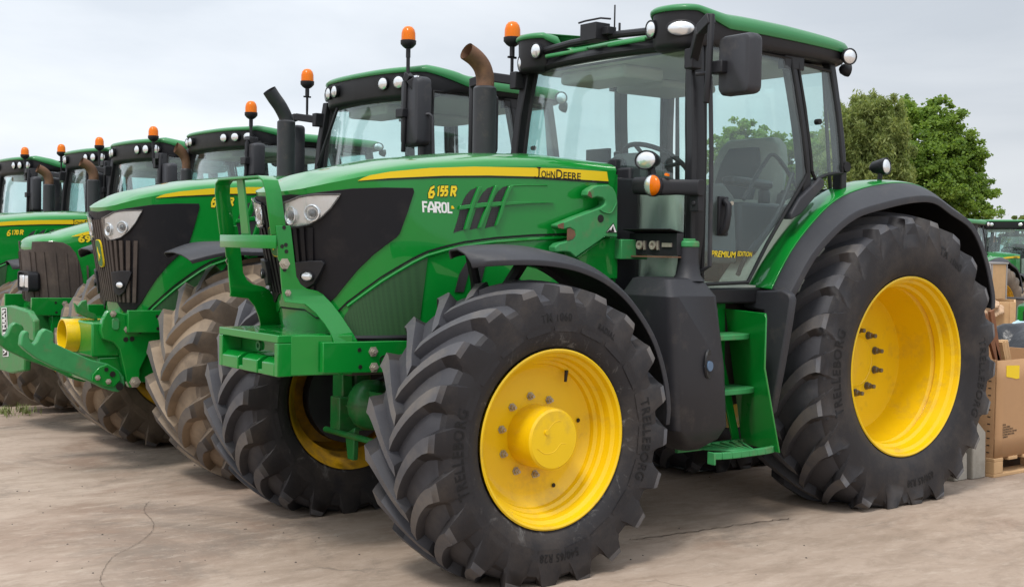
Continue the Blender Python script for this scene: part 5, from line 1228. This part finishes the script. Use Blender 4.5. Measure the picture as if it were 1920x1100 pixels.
def old_body(T, H, sp):
    """rounder, older bonnet with a tall dusty grille"""
    o = sp['at']; D = 'old'
    ss = np.concatenate([-np.linspace(0, H.s[-1], 34)[:0:-1], np.linspace(0, H.s[-1], 34)]); mb = MB(); G = []
    for q in np.linspace(0, 1, 9): G.append([H(s, H.zb+(H.edge(H.xy(s, 1.35)[0])-H.zb)*q, 0) for s in ss])
    for k in range(1, 9):
        a = k/8*math.pi/2; ka = 1-math.cos(a)**1.1; kz = math.sin(a)**.8; row = []
        for s in ss:
            b = H(s, H.edge(H.xy(s, 1.35)[0]), 0); xt = min(b[0], H.xs); zt = interp(xt, H.zs); row.append((b[0]+(xt-b[0])*ka, b[1]*(1-ka), b[2]+(zt-b[2])*kz))
        G.append(row)
    mb.grid(G); hood = mb.build('hood', GREEN, T, sharp=45)
    f = lambda pts, base=.006: [H.find(a, b, o=o, base=base) for a, b in pts]
    gp = f([(158, 566), (157, 540), (154, 515), (149, 492), (142, 474), (131, 461), (118, 454.5), (100, 452.5), (80, 452.5), (60, 453)])
    gp = [(0, .955), (.25, .955)]+[p for p in gp if p[1] > .93]+[(.16, 1.372), (0, 1.366)]
    mb = patch(gp, H.layer(.008), .010, .06, .10); m2 = mb.flipy(); mb.add(m2.v, m2.f); gr = mb.build('grille', GRILLED, T, sharp=40, bevel=.003)
    for sg in (1, -1):
        for k in range(1, 9):
            s = .05+.082*k; tp = 1.352 if k < 6 else 1.352-.05*(k-5)
            mb = patch([(s-.007, .97), (s+.007, .97), (s+.007, tp), (s-.007, tp)], H.layer(.016), .010, 0, .12)
            (mb if sg > 0 else mb.flipy()).build('grille_rib', GRILLED, gr)
    mb = MB(); stp = f([(133, 443.5), (146, 439), (160, 435), (172, 432.5), (190, 430), (230, 425), (230, 431), (190, 436), (172, 438.5), (160, 441), (146, 443)], .004); patch(stp, H.layer(.004), .003, .10, .06, mb); mb.build('side_stripe', STRIPE, T)
    mb = MB()
    for rep, bo in ((0, .09), (1, .04)):
        s0, z0 = H.find(147, 454, o=o); s1, z1 = H.find(196, 453, o=o)
        add_text(mb, '6930', lambda u, v: H(s0+(s1-s0)*u, z0+(z1-z0)*u+v*.050, .004+.0012*rep), rep, bold=bo)
    mb.build('model_number', [BLACKT, YELLOWT], T)
    mb = MB(); mb.box(3.0, 3.32, -.30, .36, .86, .935); mb.box(2.8, 3.30, .30, .37, .62, .90); mb.build('front_frame', GREEN, T, bevel=.01)
    # twin work lamp on the front lift
    c = U(48, 527, x=3.42, o=o); wl = empty('work_lamp', T)
    mb = MB(); mb.loft([[(c[0]+dx, c[1]+a*k, c[2]+b*k) for a, b in rrect(.30, .155, .03, 3)] for dx, k in ((-.10, .7), (-.05, 1.0), (.02, 1.0), (.021, .90), (.0, .88))]); mb.build('lamp_housing', BLACKP, wl, sharp=40)
    for y in (-.072, .072):
        mb = MB(); mb.loft([[(c[0]+dx, c[1]+y+a*k, c[2]+b*k) for a, b in rrect(.105, .10, .015, 3)] for dx, k in ((.004, 1.0), (.014, .9), (.016, .4))]); mb.build('lamp_lens', CHROME, wl)
    # front lift plate with an upright sign
    x = 3.62; fl = empty('front_lift', T)
    pl = [(-14, 575), (18, 572), (52, 583), (62, 600), (64, 650), (58, 660), (46, 668), (45, 695), (20, 700), (-14, 690)]
    mb = MB(); mb.prism([U(a, b, x=x, o=o) for a, b in pl], (-.05, 0, 0)); mb.build('lift_plate', GREEN2, fl, bevel=.012)
    mb = MB(); mb.box(3.1, 3.5, -.25, .20, .70, .90); mb.build('lift_housing', GREEN2, fl, bevel=.01)
    q = [U(a, b, x=x, o=o) for a, b in [(3.5, 577), (13.5, 576.5), (17, 667.5), (6.5, 668.5)]]
    sg = empty('sign_plate', fl); e = np.array([.003, 0, 0])
    mb = MB(); mb.prism([p+e for p in q], (.002, 0, 0), 1); c = sum(q)/4; qq = [c+(p-c)*np.array([1, .78, .965])+e*2 for p in q]; mb.prism(qq, (.001, 0, 0), 0)
    def fn(u, v):
        v = .14+.72*v; a = qq[0]+(qq[3]-qq[0])*u; b = qq[1]+(qq[2]-qq[1])*u; return b+(a-b)*v+e*.7
    add_text(mb, 'FARM FLOW', lambda u, v: fn(.03+.94*u, v), 1, bold=.03); mb.build('sign', [BLACKT, WHITET], sg)
    mirror(T, 1, (1.80, .74, 2.26), (1.88, .80, 2.26), (1.82, .82, 2.12), (.10, .17, .27))
    beacon(T, 1.80, .70, 2.46, None)
def fourth_body(T, H, sp):
    o = sp['at']; make_hood(T, H, sp)
    mirror(T, 1, (1.60, .74, 2.38), (1.66, .98, 2.44), (1.60, 1.02, 2.16), (.10, .22, .42))
    mirror(T, -1, (1.60, .70, 2.36), (1.72, 1.00, 2.36), (1.62, 1.00, 2.13), (.10, .22, .44))
    beacon(T, 1.62, .68, 2.60, None)
    mb = MB(); mb.box(3.2, 3.55, -.30, .30, .70, .95); mb.build('weight_block', GREEN, T, bevel=.012)
row = 'tractors parked in a row'
DK = dict(dirty=True, detail=0, roof='bar', dealer=False, tag='row', group=row)
tractor(dict(DK, at=O2, rusty=False, big=(1.05, 1.30), zmap=tall, body=second_body, model=('6', '215', 'R'), label='muddy green tractor with a yellow shaft guard and front lift arms on its nose'))
tractor(dict(DK, at=O3, old=True, ex=dict(x=1.84, dz=-.22, k=.74), warp=lambda p: (p[0]+.22, p[1], p[2] if p[2] < 1.3 else 1.3+(p[2]-1.3)*.83), body=old_body, model=('6', '930', ''), label='older green tractor with a rounded bonnet, brown dusty grille and a twin work lamp'))
T4 = tractor(dict(DK, at=O4, ex=dict(x=1.80, dz=-.07), body=fourth_body, model=('6', '170', 'R'), label='green tractor with a rusty exhaust and yellow bonnet stripe, behind the older rounded one'))
def again(src, at, label, group, rz=0.0, s=1.0):
    c = copy_tree(src); c.location = at; c.rotation_euler = (0, 0, rz); c['label'] = label; c['group'] = group; c.scale = (s, s, s); return c
T5 = again(T4, (-.25, -9.35, -.19), 'green tractor with two amber beacons, second from the far end of the row', row)
beacon(T5, 1.60, -.74, 2.60, [(1.60, -.74, 2.42), (1.56, -.68, 2.40)])
T6 = again(T4, (-.05, -11.5, -.20), 'farthest green tractor of the row, its cab at the left edge of the photo', row)
beacon(T6, 1.60, -.74, 2.60, [(1.60, -.74, 2.42), (1.56, -.68, 2.40)])
# tractors across the yard
def at_px(px, D, z=0.0):
    d = ray(px, 465); d = d/np.linalg.norm(d[:2]); p = CAM+d*D; return (p[0], p[1], z)
far = 'tractors across the yard'
p = at_px(1806, 27.5, GZ(27.5)); again(T4, (p[0], p[1], p[2]), 'far tractor behind the wooden crates, its yellow wheel rim showing', far, math.radians(4))
p = at_px(1915, 33.0, GZ(33)); again(T4, (p[0]-.2, p[1], p[2]), 'farther tractor whose wide roof shows above the one behind the crates', far, math.radians(14), 1.03)
p = at_px(1985, 40.0, GZ(40)); again(T4, (p[0], p[1], p[2]), 'farthest tractor across the yard, cut off by the right edge', far, math.radians(-20))

# ------------------------------------------------------------------ goods behind the rear wheel
def add(name, mb, mats, label, cat, bevel=0.0, group=None, sharp=35, **k):
    o = mb.build(name, mats, None, bevel=bevel, sharp=sharp, **k); return tag(o, label, cat, group)
# pallet and cardboard box
px0, px1, py0, py1 = -2.30, -1.20, -.10, .72
pal = empty('pallet', None, (px0, py0, 0)); tag(pal, 'low wooden pallet under the cardboard box', 'pallet')
for i in range(3):
    for j in range(3):
        mb = MB(); x = (px1-px0-.10)*i/2; y = (py1-py0-.12)*j/2; mb.box(x, x+.10, y, y+.12, .022, .10); mb.build('block', WOOD, pal, bevel=.004)
for j in range(3):
    mb = MB(); y = (py1-py0-.12)*j/2; mb.box(0, px1-px0, y, y+.12, .0, .0215); mb.build('runner', WOOD, pal, bevel=.003)
for i in range(7):
    mb = MB(); x = (px1-px0-.10)*i/6; mb.box(x, x+.10, 0, py1-py0, .1005, .122); mb.build('deck_board', WOOD, pal, bevel=.003)
bx = empty('cardboard_box', None, (px0+.01, py0+.01, .1225)); tag(bx, 'open brown cardboard box with a yellow label standing on a pallet', 'box')
LX, LY, HZ = px1-px0-.02, py1-py0-.02, .632; t = .008
for nm, a in (('front_panel', (0, LX, LY-t, LY)), ('back_panel', (0, LX, 0, t)), ('end_panel', (LX-t, LX, t+.001, LY-t-.001)), ('end_panel', (0, t, t+.001, LY-t-.001))):
    mb = MB()
    if a[1]-a[0] > .1: mb.grid([[(x, a[2] if q < 0 else a[3], z+.006*math.sin(x*5)*(z > .5)) for x in np.linspace(a[0], a[1], 12)] for q in (1,) for z in np.linspace(0, HZ, 6)]); mb.build(nm, CARD, bx, solid=t)
    else: mb.box(a[0], a[1], a[2], a[3], 0, HZ); mb.build(nm, CARD, bx, bevel=.002)
mb = MB()
for k in range(13): z = .03+.046*k; mb.box(LX, LX+.002, LY-.055, LY-.035, z, z+.006)
mb.build('staples', STEELD, bx)
mb = MB(); yl = LY+.0052
lp = [U(a, b, y=py0+.01+yl)-np.array([px0+.01, py0+.01, .1225]) for a, b in [(1887, 685), (1911.5, 684.5), (1911, 709), (1905, 710), (1898, 708), (1887, 706)]]
mb.prism(lp, (0, .0012, 0)); mb.build('yellow_label', STRIPE, bx)
mb = MB()
for k, s_ in enumerate(('FROM', 'JOHN DEERE', 'EUROPEAN PARTS', 'DISTRIBUTION CENTRE', 'D-76646 BRUCHSAL', 'GERMANY')):
    a = U(1880, 798+k*4.6, y=py0+.01+yl)-np.array([px0+.01, py0+.01, .1225]); w = .0085*len(s_)
    add_text(mb, s_, lambda u, v: (a[0]-w*u, yl+.0008, a[2]+.011*v+u*w*.02), 0, bold=.02)
mb.build('box_lettering', BLACKT, bx)
mb = MB(); mb.box(t, LX-t, t, LY-t, .001, .012); mb.build('box_floor', CARD, bx)
for k, (a, b, w, m, lb) in enumerate((((1868, 672), (1845, 590), .05, WOODD, 'dark brown board leaning out of the cardboard box, the leftmost'), ((1871, 672), (1858, 582), .045, WOODD, 'dark brown board standing nearly upright in the cardboard box'), ((1880, 674), (1874, 640), .07, WOOD, 'bundle of pale battens poking out of the cardboard box'))):
    A = U(*a, y=.55); B = U(*b, y=.55); d = A-B; A2 = A+d/np.linalg.norm(d)*((A[2]-.15)/max(.2, abs(d[2]/np.linalg.norm(d)))); A2[2] = max(A2[2], .15); A2[0] = min(A2[0], -1.24)
    mb = MB()
    if k < 2: mb.bar(A2, B, w, .022, up=(0, 1, 0))
    else:
        for q in range(4): mb.bar(A2+np.array([-.018*q, 0, 0]), B+np.array([-.018*q, 0, .008*(q % 2)]), .016, .05, up=(0, 1, 0))
    add('board', mb, m, lb, 'board', .002, 'boards in the cardboard box')
# concrete blocks
for k, (x0, x1, y0, y1, h, lb) in enumerate(((-1.00, -.86, .50, .66, .235, 'short pale concrete block close behind the big rear wheel'), (-1.17, -1.02, .52, .68, .36, 'tall chamfered concrete block between the rear wheel and the box'))):
    mb = MB(); mb.loft([[(x, y, z) for x, y in ((x0+i, y0+i), (x1-i, y0+i), (x1-i, y1-i), (x0+i, y1-i))] for z, i in ((0, 0), (h-.07, .004), (h-.005, .04), (h, .046))])
    add('concrete_block', mb, CONC, lb, 'block', .008, 'concrete blocks')
# crates farther back
def crate(corner, rz, w, depth, h, label, lid, slats, edge=None):
    """corner: the near right-hand bottom corner of the front; front faces local +x, its right edge is local y = 0"""
    c = empty('wooden_crate', None, corner, rz); tag(c, label, 'crate'); n = slats
    for nm, q in (('front_boards', 0), ('back_boards', -depth+.02)):
        mb = MB()
        for k in range(n): mb.box(q-.02, q, -w, 0, h*k/n+.003, h*(k+1)/n-.003)
        mb.build(nm, WOOD, c, bevel=.003)
    for y in (-w, -.02):
        mb = MB()
        for k in range(n): mb.box(-depth+.021, -.021, y, y+.02, h*k/n+.003, h*(k+1)/n-.003)
        mb.build('side_boards', WOOD, c, bevel=.003)
    for y in ((-w, -w*.5, -.05) if n > 1 else (-w, -.022)):
        mb = MB(); mb.box(.0005, .015, y, y+.05 if n > 1 else y+.022, 0, h); mb.build('batten', edge or WOOD, c, bevel=.003)
    if n == 1:
        mb = MB(); mb.box(-.022, 0, .0005, .004, 0, h); mb.build('edge_strip', edge, c); mb = MB(); mb.box(-depth, -depth+.022, .0005, .004, 0, h); mb.build('edge_strip', edge, c)
    if lid: mb = MB(); mb.box(-depth-.01, .012, -w-.01, .01, h, h+.018); mb.build('lid', edge or WOOD, c, bevel=.003)
    mb = MB(); mb.box(-depth+.02, -.02, -w+.02, -.02, 0, .02); mb.build('floor', WOOD, c)
EDGE = mat('crate_edge', (.36, .34, .33), .55, metal=.3)
def on_ray(px, py, D):
    d = ray(px, py); return CAM+d*(D/np.linalg.norm(d[:2]))
DC = 12.5; g0 = GZ(DC); tp = on_ray(1905, 566, DC); cf = on_ray(1905, 566, DC)
crate((cf[0], cf[1], g0), math.radians(31), 1.1, .8, tp[2]-g0, 'open slatted pine crate stuffed with brown paper, under the plywood one', False, 4)
uc = on_ray(1857, 560, DC+.25); ut = on_ray(1857, 495, DC+.25)
crate((uc[0], uc[1], tp[2]+.004), math.radians(4), .55, .31, ut[2]-tp[2]-.004, 'closed plywood crate with grey edging on top of the pine crate', True, 1, EDGE)
def crumple(c, r, seed, n=26, m=14, amp=.25, zmin=None):
    rr = np.random.default_rng(seed); ph = rr.uniform(0, 6.28, (7, 2)); fr = rr.integers(1, 7, (7, 2)); mb = MB(); G = []
    for i in range(m):
        t = i/(m-1)*math.pi; row = []
        for j in range(n+1):
            p = j/n*2*math.pi; k = 1+amp*sum(math.sin(fr[q][0]*p+ph[q][0])*math.sin(fr[q][1]*t+ph[q][1]) for q in range(7))/2.2*math.sin(t)
            z = c[2]+r[2]*math.cos(t)*k
            row.append((c[0]+r[0]*math.sin(t)*math.cos(p)*k, c[1]+r[1]*math.sin(t)*math.sin(p)*k, max(z, zmin) if zmin is not None else z))
        G.append(row)
    mb.grid(G); return mb
q = on_ray(1855, 577, DC-.05); add('packing_paper', crumple((q[0], q[1], q[2]-.01), (.09, .11, .085), 3, 40, 22, amp=.34), PAPER, 'crumpled brown packing paper bulging over the edge of the pine crate', 'paper', sharp=25)
# black film heap behind the box, pale blue bag beyond it
q = on_ray(1925, 640, 10.6); t_ = on_ray(1925, 606, 10.6)
mb = crumple((q[0], q[1], .40), (.40, .46, t_[2]-.40), 9, 64, 30, .16, .004); add('black_sheet', mb, BAG, 'black plastic sheet draped over a heap behind the cardboard box', 'plastic sheet', sharp=28)
q = on_ray(1915, 606, 11.6); mb = crumple((q[0], q[1], .45), (.18, .17, q[2]-.43), 5, 40, 18, .2, -.05); add('blue_bag', mb, BLUEB, 'pale blue plastic bag showing above the black sheet', 'bag', sharp=28)
# green box machine right of the crate
q = on_ray(1907, 566, 13.4); gm = empty('machine', None, (q[0], q[1], GZ(13.4)), math.radians(28)); tag(gm, 'green steel box machine cut by the right edge, beside the pine crate', 'machine'); zt = q[2]-GZ(13.4)
mb = MB(); mb.box(-.8, 0, 0, .9, .12, zt-.03); mb.build('cabinet', GREEN, gm, bevel=.03)
for y in (.05, .75):
    mb = MB(); mb.box(-.7, -.1, y, y+.1, 0, .1195); mb.build('skid', STEELD, gm)
mb = MB(); mb.box(.0005, .01, .06, .16, zt-.20, zt-.09); mb.build('cabinet_vent', BLACKP, gm)
mb = MB(); mb.tube(spline([(.02, -.40, zt+.02), (.03, -.10, zt+.035), (.03, .10, zt+.03), (.03, .26, zt), (.03, .32, zt-.12)], 6), .014, 8); mb.build('handle_tube', GREYP, gm)
# ------------------------------------------------------------------ trees
LEAF = [mat('leaf_maple', (.165, .265, .046), .55), mat('leaf_maple_light', (.23, .34, .066), .55), mat('leaf_maple_deep', (.115, .205, .040), .55)]
WLEAF = [mat('leaf_willow', (.195, .25, .078), .6), mat('leaf_willow_light', (.28, .33, .115), .6), mat('leaf_willow_deep', (.15, .20, .062), .6)]
BARK = mat('bark', (.10, .08, .06), .9, noise=(20, .3))
for m_ in LEAF+WLEAF:
    N, L = m_.node_tree.nodes, m_.node_tree.links; b_ = [n for n in N if n.type == 'BSDF_PRINCIPLED'][0]; o_ = [n for n in N if n.type == 'OUTPUT_MATERIAL'][0]
    tl = N.new('ShaderNodeBsdfTranslucent'); q_ = b_.inputs['Base Color'].default_value; tl.inputs[0].default_value = (q_[0]*1.3, q_[1]*1.25, q_[2]*.8, 1)
    ms = N.new('ShaderNodeMixShader'); ms.inputs[0].default_value = .50; L.new(b_.outputs[0], ms.inputs[1]); L.new(tl.outputs[0], ms.inputs[2]); L.new(ms.outputs[0], o_.inputs[0])
def tree(base, H_, lobes, leaf, n_leaf, size, label, cat='tree', droop=0.0, seed=1):
    rg = np.random.default_rng(seed); bx_, by_, bz_ = base
    T = empty('tree', None, base); tag(T, label, cat, 'trees beyond the yard')
    tr = MB(); tr.tube([(0, 0, -.1), (.05, .03, H_*.22), (-.05, .05, H_*.45), (.0, 0, H_*.7)], [H_*.035, H_*.026, H_*.017, H_*.006], 10)
    for (x, y, z, r) in lobes: tr.tube([(0, .02, min(z*.55, H_*.4)), (x*.5, y*.5, z*.8), (x, y, z)], [H_*.013, H_*.008, H_*.002], 6)
    tr.build('trunk', BARK, T)
    V = []; F = []; M = []; k = 0; wsum = sum(l[3]**2 for l in lobes)
    cl = []
    for (x, y, z, r) in lobes:
        for _ in range(int(26+40*r*r)):
            d = rg.normal(size=3); d /= np.linalg.norm(d); rad = r*rg.uniform(.30, 1.12); cl.append((np.array([x, y, z])+d*rad*np.array([1, 1, .85]), r*rg.uniform(.14, .34), rg.random()))
    C_ = np.array([c[0] for c in cl]); RC = np.array([c[1] for c in cl]); TO = np.array([c[2] for c in cl])
    ix = rg.integers(0, len(cl), n_leaf); unit = lambda v: v/np.linalg.norm(v, axis=1, keepdims=True)
    d = unit(rg.normal(size=(n_leaf, 3))); p = C_[ix]+d*(RC[ix]*rg.uniform(.2, 1.0, n_leaf))[:, None]*np.array([1, 1, .7+droop*1.6])
    u = rg.normal(size=(n_leaf, 3)); u[:, 2] = u[:, 2]*.5-droop*2.2; u = unit(u); w = rg.normal(size=(n_leaf, 3)); w -= u*np.sum(w*u, 1, keepdims=True); w = unit(w)
    s = size*rg.uniform(.6, 1.35, n_leaf)[:, None]; wd = s*(.42 if droop == 0 else .16)
    V = np.stack([p-u*s*.5, p+w*wd, p+u*s*.5, p-w*wd], 1).reshape(-1, 3); F = np.arange(4*n_leaf).reshape(-1, 4).tolist()
    q = rg.random(n_leaf)*.6+TO[ix]*.4; M = np.where(q > .60, 1, np.where(q < .24, 2, 0)).tolist()
    me = bpy.data.meshes.new('crown'); me.from_pydata(V.tolist(), [], F)
    for m in leaf: me.materials.append(m)
    me.polygons.foreach_set('material_index', M); me.update()
    o = bpy.data.objects.new('crown', me); COL.objects.link(o); o.parent = T
def lobes_px(spec, D, base):
    o = []
    for px, py, rpx, dd in spec:
        d = ray(px, py); d = d/np.linalg.norm(d[:2]); p = CAM+d*(D+dd); o.append((p[0]-base[0], p[1]-base[1], p[2]-base[2], rpx*1.14*D/FOC))
    return o
D = 46.0
b = at_px(1745, D, GZ(D)); tree(b, 6.2, lobes_px([(1735, 225, 42, 0), (1690, 215, 36, 1), (1700, 255, 45, 1), (1775, 245, 42, 0), (1800, 300, 45, .5), (1740, 300, 55, -1), (1705, 330, 50, 0), (1770, 350, 55, -1), (1820, 360, 38, .5), (1720, 390, 50, 0), (1810, 400, 45, 0), (1660, 360, 40, 1)], D, b), LEAF, 90000, .10, 'broad leafy green tree, rightmost above the rear mudguard', seed=4)
b = at_px(1625, D-4, GZ(D-4)); tree(b, 5.8, lobes_px([(1640, 220, 42, 0), (1600, 235, 45, 0), (1665, 270, 42, 0), (1620, 290, 50, 0), (1580, 290, 45, 1), (1665, 330, 45, 0), (1615, 350, 50, 0)], D-4, b), WLEAF, 60000, .15, 'olive willow with drooping twigs just right of the cab', droop=.55, seed=5)
b = at_px(1430, D+3, GZ(D+3)); tree(b, 5.0, lobes_px([(1395, 255, 34, 0), (1365, 285, 40, 0), (1430, 290, 38, 0), (1480, 295, 40, 0), (1530, 280, 38, 0), (1400, 330, 45, 0), (1450, 345, 48, 0), (1515, 340, 48, 0), (1350, 350, 40, 0)], D+3, b), LEAF, 50000, .12, 'green tree seen through the glass of the nearest cab door', seed=6)
b = at_px(1930, 75, GZ(75)); tree(b, 5.0, lobes_px([(1905, 435, 16, 0), (1930, 420, 22, 0), (1950, 430, 22, 0), (1890, 450, 14, 0), (1920, 460, 20, 0)], 75, b), WLEAF, 5000, .25, 'distant yellowish tree at the right edge behind the far tractors', seed=8)

# ------------------------------------------------------------------ small things on the concrete
def tuft(px, py, n, h, seed, label):
    rg = np.random.default_rng(seed); c = U(px, py, z=-.10); c[2] = GZ(float(np.linalg.norm((c-CAM)[:2]))); mb = MB()
    for _ in range(n):
        a = rg.uniform(0, 6.28); r = abs(rg.normal())*.10; p = c+np.array([r*math.cos(a)*.6, r*math.sin(a)*1.6, 0]); b = rg.uniform(0, 6.28); ln = h*rg.uniform(.4, 1.1); l = rg.uniform(.2, .9)
        d = np.array([math.cos(b), math.sin(b), 0]); s = np.array([-d[1], d[0], 0])*.004
        q = [p, p+d*ln*l*.35+np.array([0, 0, ln*.6]), p+d*ln*l+np.array([0, 0, ln*.85])]
        mb.add([q[0]-s, q[0]+s, q[1]+s*.8, q[1]-s*.8, q[2]], [(0, 1, 2, 3), (3, 2, 4)])
    o = mb.build('weed_tuft', MATS.get('weed') or mat('weed', (.16, .19, .06), .7), None, recalc=False); tag(o, label, 'weeds', None, 'stuff')
tuft(48, 787, 80, .085, 2, 'sparse tuft of green weeds in a crack at the left edge of the yard')
tuft(8, 790, 50, .07, 3, 'low thin weeds growing by the left edge of the photo')
rg = np.random.default_rng(11); mb = MB(); a_ = []
for _ in range(110):
    if rg.random() < .5: p = U(rg.uniform(0, 700), rg.uniform(800, 1090), z=0)
    else: p = U(rg.uniform(0, 1900), rg.uniform(880, 1095), z=0)
    r = rg.uniform(.002, .006)*(1 if rg.random() < .93 else 1.8); k = [p+r*np.array([math.cos(t)*rg.uniform(.6, 1.3), math.sin(t)*rg.uniform(.6, 1.3), 0]) for t in np.linspace(0, 6.28, 6)[:-1]]
    mb.loft([[q+np.array([0, 0, .0005]) for q in k], [p+(q-p)*.6+np.array([0, 0, r*.8]) for q in k]])
o = mb.build('gravel', mat('grit', (.12, .10, .085), .9, noise=(50, .5)), None); tag(o, kind='stuff')
c = U(1290, 879, z=0); mb = MB(); mb.grid([[c+np.array([a*.09, b*.16, .006+.012*abs(math.sin(a*3+b*4))]) for a in np.linspace(-1, 1, 5)] for b in np.linspace(-1, 1, 6)]); add('paper_scrap', mb, WHITET, 'crumpled white scrap of paper lying under the nearest tractor', 'scrap', sharp=20)
